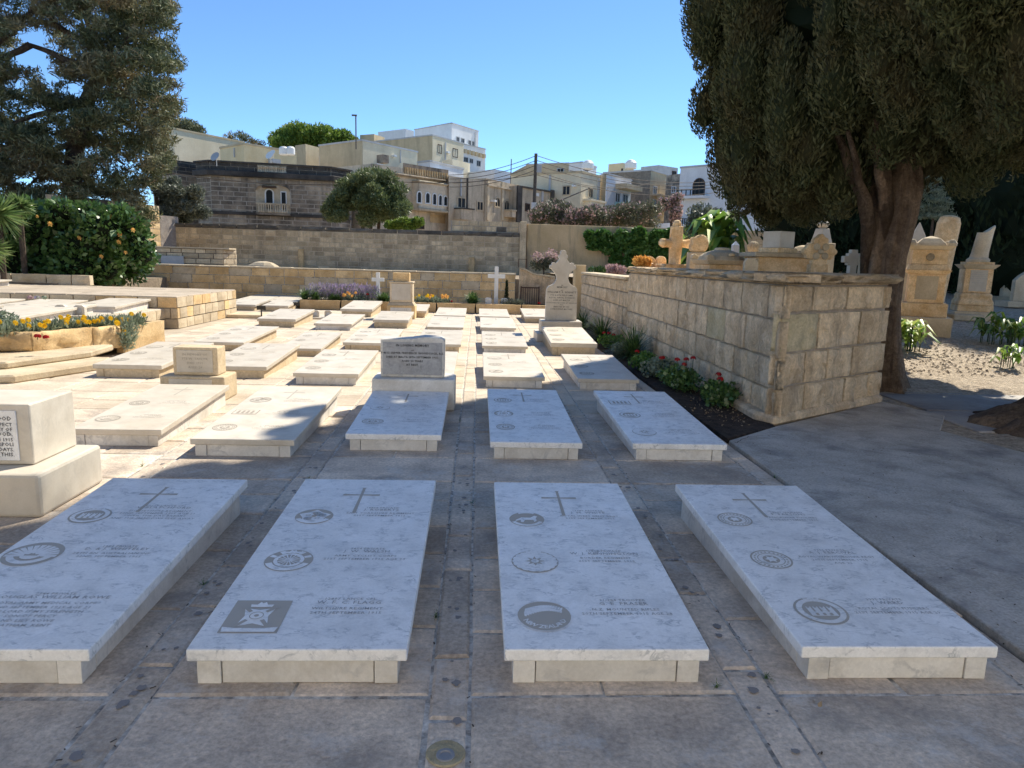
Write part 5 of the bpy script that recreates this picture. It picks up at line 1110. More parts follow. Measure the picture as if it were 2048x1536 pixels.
# vine on the plastered wall
t = plant('climbing_vine', 0, 0, 0, 'leafy green vine covering the top of the plastered wall', 'vine')
vc = []; rv = random.Random(6)
for k in range(62):
    u = rv.random(); px = 1185+u*205; top = 464+rv.uniform(0, 6); bot = 492+35*max(0, min(1, (u-.25)*2))*(1 if u > .25 else 0); py = rv.uniform(top, bot); p = aty(px, py, 33.75); vc.append(((p.x, p.y, p.z), (.35, .22, .27)))
for px, py in ((1178, 470), (1184, 480), (1215, 500), (1232, 510), (1226, 520), (1252, 520), (1260, 535), (1300, 525), (1345, 530)): p = aty(px, py, 33.7); vc.append(((p.x, p.y, p.z), (.25, .2, .22)))
leaves('leaves', vc, 15000, .20, .15, M['ivy'], t, up=.2, out=.6, shell=.5); p = aty(1235, 530, 33.8); MB().tube([(p.x-.1, 33.8, 1.1), (p.x, 33.8, 1.7), (p.x+.3, 33.85, 2.4)], [.06, .05, .04], 7).build('stem', M['barkp'], t)
for px, py, mm, lab, Yv, s in ((1088, 528, 'oleander', 'pinkish shrub behind the swept wall', 26, .45), (1195, 543, 'hedge', 'dark low ground plants at the foot of the vine', 27, .35), (1235, 540, 'pinkfl', 'pale pink low flowers by the wall step', 22, .28), (1283, 524, 'orange', 'reddish dry flower clump beside the rounded headstones', 13.6, .14)):
    p = aty(px, py, Yv); t = plant('low_shrub', 0, 0, 0, lab, 'shrub'); cl = [((p.x+random.uniform(-s, s), p.y, p.z+random.uniform(-.1, .2)*s), (s*.6, s*.6, s*.5)) for _ in range(6)]
    leaves('leaves', cl, 1500, .09, .035, M[mm], t, up=.6, shell=.7)
    if px == 1088: leaves('blossom', [((c[0], c[1]-.02, c[2]+.25), (r[0]*.9, r[1], r[2])) for c, r in cl], 500, .06, .04, M['pinkfl'], t, shell=.5)
    MB().tube([(p.x, p.y, ramp(p.y) if px > 1100 else .9), (p.x, p.y, p.z)], .03, 5).build('stem', M['barkp'], t)
# broad leaved plants (cannas) by the gravel
def broad(name, x, y, z, n, h, lab, spread=.35, mat='canna'):
    t = plant(name, x, y, z, lab, 'plant', None); r = random.Random(int(x*100)); mb = MB()
    vs = []; C_ = []
    for k in range(n):
        a = r.uniform(0, 6.28); tl = r.uniform(.15, 1.0); l = h*r.uniform(.35, .6); hh = h*r.uniform(.15, .75); bx_, by_ = x+r.uniform(-spread, spread)*.7, y+r.uniform(-spread, spread)*.7
        d = Vector((math.cos(a)*math.sin(tl), math.sin(a)*math.sin(tl), math.cos(tl))); s = d.cross(Vector((0, 0, 1))).normalized(); p = Vector((bx_, by_, z+hh)); w_ = l*r.uniform(.13, .2)
        pts = []
        for i, (f, ww) in enumerate(((0, .25), (.3, 1), (.65, .85), (1, .05))):
            dd = (d+Vector((0, 0, -.9*f*f))).normalized(); q = p+dd*l*f; fold = Vector((0, 0, .25*w_*ww)); pts += [q-s*w_*ww+fold, q, q+s*w_*ww+fold]
        fsx = []
        for i in range(3): b_ = i*3; fsx += [(b_, b_+1, b_+4, b_+3), (b_+1, b_+2, b_+5, b_+4)]
        k_ = 0 if r.random() < .82 else 1
        o = MB().add(pts, fsx).build('leaf', M[mat] if k_ == 0 else M['lime'], t, smooth=True)
        at = o.data.attributes.new('rnd', 'FLOAT', 'FACE'); at.data.foreach_set('value', [r.random()]*6)
        if r.random() < .4: mb.tube([(bx_, by_, z), p], .008, 4)
    if mb.v: mb.build('stems', M['grass'], t)
    return t
P_ = on_ramp(1805, 700); broad('broad_leaf_plant', P_.x, P_.y, P_.z, 60, .62, 'yellow green broad leaved plant at the end of the high wall', .35)
P_ = on_ramp(2010, 690); broad('broad_leaf_plant', P_.x, P_.y, P_.z, 80, .58, 'large yellow green broad leaved clump at the right edge', .5)
P_ = on_ramp(2020, 735); broad('broad_leaf_plant', P_.x, P_.y, P_.z, 26, .4, 'small dark leaved clump nearest the flagstones at the right', .25)
t = broad('banana_plant', aty(1440, 450, 24).x, 24, 1.3, 70, 2.3, 'large leaved banana like plant over the wall by the cypress', .7)
t2 = plant('pale_bush', 0, 0, 0, 'white flecked bush left of the banana like plant', 'shrub'); cl = [((aty(px, py, 25).x, 25, aty(px, py, 25).z), (.5, .4, .4)) for px, py in ((1402, 430), (1415, 450), (1395, 455), (1430, 440))]; leaves('leaves', cl, 2500, .14, .06, M['olive'], t2, shell=.6); MB().tube([(cl[0][0][0], 25, 1), (cl[0][0][0], 25, 2.6)], .05, 6).build('stem', M['barkp'], t2)

# ================================================================== TREES
def limb(mb, a, b, r0, r1, bend=.15, n=7, k=6, seed=0):
    r = random.Random(seed); a, b = Vector(a), Vector(b); d = (b-a).length; pts = []
    for i in range(k+1):
        f = i/k; p = a.lerp(b, f); w_ = math.sin(f*math.pi)*bend*d; p += Vector((r.uniform(-1, 1), r.uniform(-1, 1), r.uniform(-.2, .8)))*w_*.5; pts.append(p)
    mb.tube(pts, [r0+(r1-r0)*i/k for i in range(k+1)], n); return pts
# the big cypress behind the wall end
def cypress(name, label, cx, cy, prof, nclump, nleaf, leafsize, mat, trunk=None, seed=1, csize=(.55, 1.05), core=.8, res=1, squash=(1, 1), zvis=99, floor=None, extra=()):
    """prof: list of (z, radius). Clumps are upright plumes over the outline, foliage hangs on each"""
    r = random.Random(seed); t = empty(name, (0, 0, 0), 0, label, 'tree'); cl = []
    zs = [p[0] for p in prof]; rs = [p[1] for p in prof]
    for k in range(nclump):
        z = r.uniform(zs[0], zs[-1]); R_ = float(np.interp(z, zs, rs)); a = r.uniform(0, 2*math.pi); q = R_*(1-.16*r.random())
        w_ = r.uniform(*csize)*.5*min(1, R_/1.2+.3)
        q = max(q-w_*.75, 0); hz = w_*r.uniform(1.6, 2.6); X_, Y_ = cx+q*math.cos(a)*squash[0], cy+q*math.sin(a)*squash[1]
        if floor: z = max(z, floor(X_, Y_)+hz*.85)
        cl.append(((X_, Y_, z), (w_, w_, hz)))
    cl += list(extra); inner = []
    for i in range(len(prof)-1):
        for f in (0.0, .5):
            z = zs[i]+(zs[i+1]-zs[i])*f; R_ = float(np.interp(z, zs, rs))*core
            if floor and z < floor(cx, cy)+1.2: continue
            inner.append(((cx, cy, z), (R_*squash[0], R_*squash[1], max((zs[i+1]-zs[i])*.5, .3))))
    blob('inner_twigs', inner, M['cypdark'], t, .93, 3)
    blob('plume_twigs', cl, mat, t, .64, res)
    def seen(c):
        a = ((c[0]-cx)*(0-cx)+(c[1]-cy)*(0-cy))/math.hypot(cx, cy)
        return 1.0 if (c[2] < zvis and a > -2.2) else .10
    def outer(P):
        rad = np.hypot(P[:, 0]-cx, P[:, 1]-cy); R0 = np.interp(P[:, 2], zs, rs); a = ((P[:, 0]-cx)*(0-cx)+(P[:, 1]-cy)*(0-cy))/math.hypot(cx, cy)
        low = P[:, 2] < zs[0]+1.6
        return (((rad > R0*.76) | low) & (a > -1.2) & (P[:, 2] < zvis)) | (rng.random(len(P)) < .07)
    leaves('crown', cl, nleaf, leafsize, leafsize*.29, mat, t, up=1.0, out=.55, shell=.34, jit=.025, rv=.66, wt=[seen(c) for c, _ in cl], keep=outer)
    return t, cl
profA = [(2.25, .4), (2.5, 1.6), (2.9, 2.5), (3.6, 3.1), (5.0, 3.4), (7.0, 3.25), (9, 3.05), (11, 3.0), (12.5, 2.8), (14, 1.9), (15, .3)]
bulge = [((4.15+.2*math.cos(k*2.4), 13.0+.2*math.sin(k*2.4), 8.6+.25*k), (.30, .30, .5)) for k in range(6)]
tA, clA = cypress('cypress_tree', 'big dark cypress whose fluted trunk rises behind the end of the high wall', 6.35, 10.9, profA, 860, 780000, .072, M['cyp'], seed=3, csize=(.46, .88), zvis=6.6, res=2, extra=bulge, floor=lambda x, y: 2.32+.22*(math.hypot(x-6.35, y-10.8)/3)**3*(x < 6)+(.9 if x > 6.2 else .35 if x > 5.2 else 0)+(.5 if y < 8.6 and x > 4.6 else 0))
mb = MB()
def fluted(mb, pts, rad, n=60, amp=.15, ph=0):
    vs = []; fs = []
    for j, (p, r_) in enumerate(zip(pts, rad)):
        for i in range(n):
            q = 2*math.pi*i/n; rr_ = r_*(1+amp*math.cos(5*q+ph+.25*j)+amp*.6*math.cos(9*q+ph*2-.3*j)-amp*.75*abs(math.sin(9*q+.12*j))); vs.append((p[0]+rr_*math.cos(q), p[1]+rr_*math.sin(q), p[2]))
    for j in range(len(pts)-1):
        for i in range(n): fs.append((j*n+i, j*n+(i+1) % n, (j+1)*n+(i+1) % n, (j+1)*n+i))
    mb.add(vs, fs)
tx = aty(1764, 540, 9.45).x; ty = 9.45
fluted(mb, [(tx+.18, ty, -.1), (tx+.14, ty, .2), (tx+.09, ty, .6), (tx+.03, ty, 1.2), (tx+.02, ty, 1.8), (tx+.05, ty, 2.3), (tx+.07, ty+.05, 2.7), (tx+.08, ty+.1, 3.1)], [.40, .31, .265, .25, .245, .27, .29, .25])
mb.build('trunk', M['bark'], tA, smooth=True)
mb = MB(); bs = aty(1735, 380, ty)
for i, (px, py, Yb, r0) in enumerate(((1690, 305, 9.3, .07), (1712, 320, 9.0, .05), (1735, 270, 9.6, .10), (1752, 255, 9.2, .085), (1775, 255, 9.8, .10), (1800, 270, 9.3, .08), (1815, 255, 9.9, .09), (1838, 270, 9.4, .06), (1850, 290, 9.6, .05), (1722, 290, 9.9, .07), (1758, 300, 9.0, .06))):
    b = aty(px, py, Yb); a = Vector((tx+(px-1765)*.0028, ty-.12+(i % 3)*.08, 1.75+.05*(i % 4))); m_ = Vector((a.x+(b.x-a.x)*.45, a.y+(b.y-a.y)*.4, a.z+(b.z-a.z)*.62))
    pts = [a+Vector((.0, .16, -.35)), a.lerp(m_, .5)+Vector((0, 0, .03)), m_, m_.lerp(b, .5)+Vector(((b.x-a.x)*.06, 0, -.02)), b, b+(b-m_)*.7]
    mb.tube(pts, [r0*.7, r0*1.2, r0*1.1, r0*.95, r0*.8, r0*.5], 9); mb.build('limb', M['bark'], tA, smooth=True)
# the nearer cypress whose boughs hang in from the right
profB = [(3.0, .4), (3.3, 1.6), (3.9, 2.5), (4.6, 3.3), (6, 3.3), (7.5, 2.4), (8.8, .5)]
tB, clB = cypress('cypress_tree', 'nearer olive tinted cypress hanging in from the top right corner', 6.75, 7.2, profB, 640, 540000, .056, M['cyp'], seed=8, csize=(.38, .72), zvis=5.6, res=2, floor=lambda x, y: 3.0)
mb = MB(); fluted(mb, [(6.75, 7.2, -.1), (6.7, 7.2, .15), (6.75, 7.2, .6), (6.75, 7.2, 2.0), (6.75, 7.2, 4)], [.75, .48, .36, .33, .25]); mb.build('trunk', M['bark'], tB, smooth=True)
for i, (ax, ay, l) in enumerate(((-.98, -.15, 1.15), (-.8, .6, .9), (-.75, -.65, 1.1), (.2, .9, .8), (-.3, -.95, .9))):
    mb = MB(); n_ = 6; mb.tube([(6.75+ax*(.25+l*f), 7.2+ay*(.25+l*f)+.08*math.sin(f*5+i), .30*(1-f)**1.4-.03) for f in [j/n_ for j in range(n_+1)]], [.21*(1-.75*j/n_) for j in range(n_+1)], 9); mb.build('root', M['barkp'], tB, smooth=True)
mb = MB(); rq = random.Random(4); vs = []; fs = []; NR, NA = 7, 22
for j in range(NR+1):
    for i in range(NA):
        q = 6.2832*i/NA; r_1 = (.12+.62*j/NR)*(1+.10*math.sin(3*q+1)+.07*math.sin(7*q)); h_ = .24*(1-(j/NR)**1.6)*(1+.22*math.sin(5*q+j))-.02; vs.append((6.15+r_1*math.cos(q)*1.1, 7.15+r_1*math.sin(q)*.9, h_))
for j in range(NR):
    for i in range(NA): fs.append((j*NA+i, j*NA+(i+1) % NA, (j+1)*NA+(i+1) % NA, (j+1)*NA+i))
mb.add(vs, fs); mb.build('root_mound', M['bark'], tB, smooth=True)
# dark evergreens behind
for i, (px, Yt, R_, top, seed, lab) in enumerate(((1640, 27, 2.6, 9, 5, 'dark evergreen filling the gap left of the fluted trunk'), (1710, 24, 2.0, 8, 6, 'dark evergreen directly behind the fluted trunk'), (1945, 22, 2.5, 10, 7, 'dark cypress behind the broken column'), (2055, 20, 2.4, 10, 9, 'dark cypress at the right edge behind the shaded headstones'), (1870, 27, 2.6, 10, 12, 'dark tree behind the sarcophagus monument'), (1990, 27, 3.2, 12, 14, 'tall dark cypress farthest back at the right'))):
    x = aty(px, 450, Yt).x; z0 = ramp(Yt); low = .25 if px > 1900 else 1.0
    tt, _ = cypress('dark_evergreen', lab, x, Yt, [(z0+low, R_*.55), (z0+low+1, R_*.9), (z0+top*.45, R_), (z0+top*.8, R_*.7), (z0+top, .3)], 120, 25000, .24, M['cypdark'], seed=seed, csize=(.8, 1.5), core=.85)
    MB().tube([(x, Yt, z0-.1), (x, Yt, z0+2.5)], [.3, .2], 8).build('trunk', M['bark'], tt)
# pale young cedar catching light
t = empty('young_cedar', (0, 0, 0), 0, 'small grey green cedar with layered boughs above the monuments', 'tree'); cl = []
for k in range(9):
    px, py = 1868-k*2+rng.normal()*4, 352+k*10; p = aty(px, py, 18); w_ = .10+.05*k
    for s in (-1, 0, 1): cl.append(((p.x+s*w_*.9, 18+rng.normal()*.15, p.z-abs(s)*.05), (w_*.7, w_*.6, .06)))
leaves('crown', cl, 4500, .10, .02, M['silver'], t, up=.3, shell=.8); p = aty(1866, 440, 18); MB().tube([(p.x, 18, ramp(18)), (p.x, 18, p.z+1.1)], [.06, .015], 6).build('trunk', M['barkp'], t)
# big pine at the left
t = empty('pine_tree', (0, 0, 0), 0, 'huge ragged pine filling the top left corner', 'tree'); rp = random.Random(31)
YP = 31
P0 = aty(135, 430, YP)
trunkpts = [aty(*q) for q in ((150, 560, YP), (140, 420, YP), (150, 300, YP), (175, 200, YP), (215, 120, YP-.5), (150, 60, YP), (120, -60, YP))]
MB().tube([(p.x, p.y, p.z) for p in trunkpts[:5]], [.42, .38, .34, .28, .22], 10).build('trunk', M['barkp'], t, smooth=True)
limbs = [((175, 200), (20, 250), .16), ((150, 290), (0, 320), .14), ((200, 150), (60, 90), .18), ((60, 90), (-60, 150), .14), ((214, 122), (70, 15), .17), ((70, 15), (-20, 110), .12), ((190, 180), (290, 120), .10), ((200, 150), (270, 60), .10), ((170, 220), (290, 300), .12), ((160, 260), (250, 330), .10), ((215, 120), (260, 10), .10), ((150, 300), (60, 370), .10), ((160, 270), (320, 210), .09), ((213, 122), (150, -20), .14)]
for i, (a, b, r0) in enumerate(limbs):
    mb = MB(); limb(mb, aty(*a, YP-.2), aty(*b, YP+rp.uniform(-1, 1) if i not in (2, 4) else YP-.2), r0, r0*.45, .10, 7, 6, i); mb.build('limb', M['barkp'], t, smooth=True)
pc = []
def inside(px, py):
    if px > 352-abs(py-170)*.10 and py < 300: return False
    if py > 300 and px > 345-(py-300)*.45: return False
    if math.hypot((px-70)/62, (py-95)/62) < .8: return False      # airy gaps
    if math.hypot((px-150)/38, (py-175)/26) < .8: return False
    if math.hypot((px-40)/42, (py-165)/26) < .7: return False
    if math.hypot((px-25)/30, (py-205)/22) < .6: return False
    return True
k = 0
while k < 980:
    px, py = rp.uniform(-160, 355), rp.uniform(-150, 440)
    if not inside(px, py): continue
    if px < 130 and py < 230 and rp.random() < .35: continue
    Yc = rp.uniform(YP-3.0, YP+3.2); p = aty(px, py, Yc); s = rp.uniform(.22, .62); pc.append(((p.x, p.y, p.z), (s*1.1, s, s*.62))); k += 1
leaves('crown', pc, 205000, .21, .042, M['pine'], t, up=.25, out=.5, shell=.9, lsd=.35)
bro = [(c, r) for c, r in pc if rp.random() < (.6 if c[0] < -21 else .14)]; leaves('dead_twigs', bro, 14000, .30, .018, M['dry'], t, up=.2, shell=.9)
# middle tree beyond the wall
def bush(name, lab, cat, Yb, pts, n, ln, wd, mat, rad=.8, group=None, stem=True, blossom=None, zb=0, shell=.5, seed=0):
    t = empty(name, (0, 0, 0), 0, lab, cat, group); r = random.Random(seed); cl = []
    for px, py, s in pts:
        p = aty(px, py, Yb+r.uniform(-rad, rad)); cl.append(((p.x, p.y, p.z), (s, s*.9, s*.75)))
    blob('twigs', cl, mat, t, .42); leaves('crown', cl, n, ln, wd, mat, t, up=.3, out=.7, shell=shell)
    if blossom: leaves('blossom', cl, int(n*blossom), ln*.8, ln*.6, M['pinkfl'], t, up=.3, shell=.2)
    if stem:
        c = cl[0][0]
        for k in range(stem if isinstance(stem, int) and stem > 1 else 1): MB().tube([(c[0]+.3*k-.2, c[1], zb), (c[0]+.5*k-.3, c[1], c[2])], [.14, .08], 7).build('trunk', M['barkp'], t)
    return t
rb = random.Random(77); pts = [(735, 400, 1.0)]
for k in range(70):
    a = rb.uniform(0, 6.28); q = math.sqrt(rb.random()); pts.append((735+q*74*math.cos(a), 394+q*46*math.sin(a)+(8 if abs(math.cos(a)) > .6 else 0), rb.uniform(.4, .65)))
pts += [(672, 425, .5), (660, 415, .45), (665, 432, .5), (655, 420, .4), (815, 415, .3)]
bush('round_tree', 'rounded green tree just beyond the block wall in front of the houses', 'tree', 40, pts, 42000, .20, .05, M['bushy'], 1.2, stem=3, seed=2)
bush('yellow_green_bush', 'bright yellow green bush peeping over the block wall', 'shrub', 37, [(790+i*9, 452-(i % 3)*4, .35) for i in range(6)]+[(780, 450, .3)], 5000, .14, .06, M['lime'], .3, stem=True, zb=1)
rb = random.Random(5); pts = [(348+rb.gauss(0, 20), 405+rb.gauss(0, 22), rb.uniform(.35, .55)) for _ in range(34)]+[(325, 455, .4), (335, 465, .35), (350, 460, .35), (318, 440, .4)]
bush('grey_leaved_tree', 'grey green leaved tree at the corner of the block wall', 'tree', 35.5, pts, 20000, .17, .05, M['olive'], .8, stem=True, seed=3)
# shrubs and blossoming oleanders beyond the plastered wall
for i, (a, b, bl, lab) in enumerate(((1068, 1135, .10, 'pink flowering oleander next to the utility pole'), (1135, 1195, .22, 'pinkest oleander in the middle beyond the plastered wall'), (1190, 1245, .05, 'oleander with hardly any blossom'), (1245, 1308, .03, 'green oleander at the right end of the row'))):
    rb = random.Random(i+60); pts = [(rb.uniform(a, b), 452-rb.random()**.8*(38 if i in (0, 3) else 30), rb.uniform(.4, .6)) for _ in range(20)]
    bush('oleander', lab, 'shrub', 38, pts, 10000, .17, .035, M['oleander'], 1.0, 'oleanders beyond the plastered wall', blossom=bl, seed=i)
rb = random.Random(15); bush('blossom_tree', 'thin pink blossoming tree before the balconied house', 'tree', 45, [(rb.uniform(1318, 1356), rb.uniform(395, 435), .4) for _ in range(12)], 2500, .2, .04, M['oleander'], 1, blossom=.5)
bush('skyline_tree', 'bright rounded pine top on the skyline behind the tan blocks', 'tree', 95, [(x, y, s) for x, y, s in ((562, 280, 1.6), (580, 268, 1.5), (598, 264, 1.7), (618, 272, 1.5), (595, 282, 2.0), (645, 267, 1.6), (640, 280, 2.0), (665, 280, 1.7), (685, 277, 1.5), (700, 287, 1.4), (668, 290, 2.0), (620, 290, 2.0), (565, 292, 1.6), (706, 293, 1.2))], 15000, .55, .16, M['lime'], 2, zb=2)
bush('skyline_shrub', 'dark tree top above the long cream block', 'tree', 95, [(365, 255, 1.6), (380, 259, 1.6), (350, 262, 1.4), (392, 262, 1.2)], 4000, .4, .1, M['pine'], 1, zb=3)
bush('bare_tree', 'thin dark tree top behind the long cream block', 'tree', 95, [(462, 274, .9), (482, 272, .8), (490, 279, .9), (505, 285, .8), (520, 290, .8)], 900, .5, .08, M['pine'], 1, zb=3)

# ================================================================== HOUSES BEYOND
WN = 0
class Bld:
    """solid block whose top corners were surveyed; windows are let in as frame + pane"""
    def __init__(s, name, label, ztop, tops, mat, zb=-.4, back=8, group=None, closed=None, parent=None, cat='building'):
        s.t = parent or empty(name, (0, 0, 0), 0, label, cat, group); s.P = [gz(px, py, ztop) for px, py in tops]; s.zt = ztop; s.mat = mat
        P = [(p.x, p.y) for p in s.P]; poly = list(P)
        if len(P) == 2: d = Vector((P[1][0]-P[0][0], P[1][1]-P[0][1])).normalized(); nv = (-d.y*back, d.x*back); poly += [(P[1][0]+nv[0], P[1][1]+nv[1]), (P[0][0]+nv[0], P[0][1]+nv[1])]
        elif closed is None: poly += [(P[0][0]+P[-1][0]-P[len(P)//2][0], P[0][1]+P[-1][1]-P[len(P)//2][1]+.01)]
        else: poly += closed
        s.poly = poly
        MB().prism(poly, zb, ztop).build('wall' if not parent else 'wing', mat, s.t)
    def face(s, i): return s.P[i], s.P[i+1]
    def uz(s, i, px, py):
        a, b = s.face(i); d = (b-a); d.z = 0; n = Vector((d.y, -d.x, 0)); r_ = Vector(ray(px, py)); o = Vector((0, 0, EYE)); k = (a-o).dot(n)/r_.dot(n); p = o+r_*k; return (p-a).dot(d.normalized()), p.z
    def fr(s, i):
        a, b = s.face(i); d = (b-a); d.z = 0; d.normalize(); return a, d, Vector((d.y, -d.x, 0))
    def box_on(s, i, x0, x1, y0, y1, name, mat, out=.1, inn=.02, parent=None, bevel=0, z_same=True):
        u0, za = s.uz(i, x0, y0); u1, zb_ = s.uz(i, x1, y1); _, zc = s.uz(i, (x0+x1)/2, y0); _, zd = s.uz(i, (x0+x1)/2, y1); a, d, n = s.fr(i)
        mb = MB(); mb.box(u0, u1, -out, inn, zd, zc); o = mb.build(name, mat, parent or s.t, loc=(a.x, a.y, 0), rz=math.atan2(d.y, d.x), bevel=bevel); return o
    def win(s, i, x0, x1, y0, y1, frame='white', arch=False, pane='glass', mull=1, name='window', fw_=.09):
        u0, _ = s.uz(i, x0, y0); u1, _ = s.uz(i, x1, y1); _, zt_ = s.uz(i, (x0+x1)/2, y0); _, zb_ = s.uz(i, (x0+x1)/2, y1); a, d, n = s.fr(i)
        mb = MB(); w2 = (u1-u0)/2; f = min(fw_, w2*.3)
        outer = [(-w2, 0), (w2, 0)]; inner = [(-w2+f, f), (w2-f, f)]; h = zt_-zb_
        if arch:
            hs = h-w2; outer += [(w2*math.cos(math.radians(q)), hs+w2*math.sin(math.radians(q))) for q in range(0, 181, 20)]; inner += [((w2-f)*math.cos(math.radians(q)), hs+(w2-f)*math.sin(math.radians(q))) for q in range(0, 181, 20)]
        else: outer += [(w2, h), (-w2, h)]; inner += [(w2-f, h-f), (-w2+f, h-f)]
        n_ = len(outer); vs = [(x, -.06, z) for x, z in outer]+[(x, -.06, z) for x, z in inner]+[(x, .01, z) for x, z in outer]+[(x, .0, z) for x, z in inner]
        fs = [(k, (k+1) % n_, n_+(k+1) % n_, n_+k) for k in range(n_)]+[(k, 2*n_+k, 2*n_+(k+1) % n_, (k+1) % n_) for k in range(n_)]+[(n_+k, n_+(k+1) % n_, 3*n_+(k+1) % n_, 3*n_+k) for k in range(n_)]
        mb.add(vs, fs)
        if mull and w2 > .3: mb.box(-f*.3, f*.3, -.05, -.012, f, h-f)
        o = mb.build(name, M[frame], s.t, loc=(a.x+d.x*(u0+w2), a.y+d.y*(u0+w2), zb_), rz=math.atan2(d.y, d.x))
        pm = MB(); pm.add([(x, -.010, z) for x, z in inner], [tuple(range(n_))]); pm.build('pane', M[pane], o); return o
    def parapet(s, i, h, mat, out=.05, th=.25):
        a, b = s.face(i); _, d, n = s.fr(i); l = (b-a).length; MB().box(-.05, l+.05, -out, th, s.zt-.001, s.zt+h).build('parapet', mat, s.t, loc=(a.x, a.y, 0), rz=math.atan2(d.y, d.x))
# dark stone house straight behind the wall
h = Bld('stone_house', 'blackened stone house with arched loggia and baluster panel behind the block wall', 7.5, [(392, 325.5), (419, 323), (662, 336.5), (700, 343)], M['mortar_grey'], closed=[(gz(700, 343, 7.5).x-1, 62), (gz(392, 325, 7.5).x-1, 62)])
a, b = h.face(1); lg = [h.uz(1, x, y) for x, y in ((513, 425), (581, 425), (513, 370), (581, 370))]; u0, u1 = lg[0][0], lg[1][0]; zl0 = min(lg[0][1], lg[1][1]); zl1 = max(lg[2][1], lg[3][1])
bl = [h.uz(1, x, y) for x, y in ((515, 345), (573, 345), (515, 331), (573, 331))]; bu0, bu1, bz0, bz1 = bl[0][0], bl[1][0], bl[0][1], bl[2][1]
zc0 = h.uz(1, 540, 357)[1]; zc1 = h.uz(1, 540, 345)[1]
masonry(h.t, a, b, 2.2, zc0, .95, .285, [M['b_house']], fine=0, gap=.045, depth=.10, holes=[(u0, u1, zl0, zl1)], proud=.008)
masonry(h.t, a, b, zc1, 7.5, .95, .26, [M['b_dark']], fine=0, gap=.03, depth=.10, holes=[(bu0, bu1, bz0, bz1)], proud=.03)
for i in (0, 2):
    aa, bb = h.face(i); masonry(h.t, aa, bb, 2.2, zc0, .95, .285, [M['b_house']], fine=0, gap=.045, depth=.1, proud=.008); masonry(h.t, aa, bb, zc1, 7.5, .95, .26, [M['b_dark']], fine=0, gap=.03, depth=.1, proud=.03)
for i in range(3):
    aa, bb = h.face(i); _, d, n = h.fr(i); l = (bb-aa).length
    MB().box(-.12, l+.12, -.28, .05, zc0, zc1).build('cornice', M['b_dark'], h.t, loc=(aa.x, aa.y, 0), rz=math.atan2(d.y, d.x), bevel=.05)
    MB().box(-.1, l+.1, -.16, .2, 7.5, 7.6).build('parapet_cap', M['b_dark'], h.t, loc=(aa.x, aa.y, 0), rz=math.atan2(d.y, d.x))
    zq = h.uz(1, 560, 430)[1]; MB().box(-.05, l+.05, -.12, .05, zq-.1, zq+.1).build('ledge', M['b_dark'], h.t, loc=(aa.x, aa.y, 0), rz=math.atan2(d.y, d.x))
_, d, n = h.fr(1); az = math.atan2(d.y, d.x)
MB().box(u0, u1, -.005, .03, zl0, zl1).build('loggia_back', M['pale'], h.t, loc=(a.x, a.y, 0), rz=az)
arch = [(u0, zl1), (u0, zl1-.45)]+[((u0+u1)/2-(u1-u0)/2*math.cos(math.radians(q)), zl1-.45+.42*math.sin(math.radians(q))) for q in range(15, 180, 15)]+[(u1, zl1-.45), (u1, zl1)]
MB().extrude(arch, -.13, 0).build('arch', M['b_house'], h.t, loc=(a.x, a.y, 0), rz=az)
h.win(1, 529, 549, 377, 424, 'white', True); h.win(1, 561, 574, 383, 424, 'white')
o = h.box_on(1, 525, 553, 373, 376, 'canopy', M['timber'], out=.5)
zr = h.uz(1, 548, 410)[1]; MB().box(u0, u1, -.36, -.24, zr, zr+.10).build('handrail', M['pale'], h.t, loc=(a.x, a.y, 0), rz=az); MB().box(u0, u1, -.38, -.02, zl0-.14, zl0).build('balcony_floor', M['b_house'], h.t, loc=(a.x, a.y, 0), rz=az)
bal = MB(); bal.lathe([(.05, 0), (.09, .06), (.04, .3), (.055, .5), (.05, zr-zl0)], 8); bme = bal.mesh('baluster'); bme.materials.append(M['pale'])
for k in range(13): place('baluster', bme, h.t, (a.x+d.x*(u0+.2+(u1-u0-.4)*k/12)+n.x*.3, a.y+d.y*(u0+.2+(u1-u0-.4)*k/12)+n.y*.3, zl0))
MB().box(bu0, bu1, .02, .08, bz0, bz1).build('baluster_recess', M['b_yellow'], h.t, loc=(a.x, a.y, 0), rz=az)
b2 = MB(); b2.lathe([(.08, 0), (.11, .05), (.06, .22), (.10, bz1-bz0-.08), (.08, bz1-bz0)], 8); bm2 = b2.mesh('baluster'); bm2.materials.append(M['pale'])
for k in range(13): place('baluster', bm2, h.t, (a.x+d.x*(bu0+.1+(bu1-bu0-.2)*k/12)+n.x*.06, a.y+d.y*(bu0+.1+(bu1-bu0-.2)*k/12)+n.y*.06, bz0))
w2 = Bld('wing', '', 7.7, [(322, 324), (351, 320), (392, 325)], M['mortar_grey'], parent=h.t)
for i in range(2): aa, bb = w2.face(i); masonry(h.t, aa, bb, 2.2, 6.7, .95, .285, [M['b_house']], fine=0, gap=.045, depth=.1, proud=.008); masonry(h.t, aa, bb, 6.75, 7.7, .95, .27, [M['b_dark'], M['b_house']], fine=0, gap=.03, depth=.1, proud=.03)
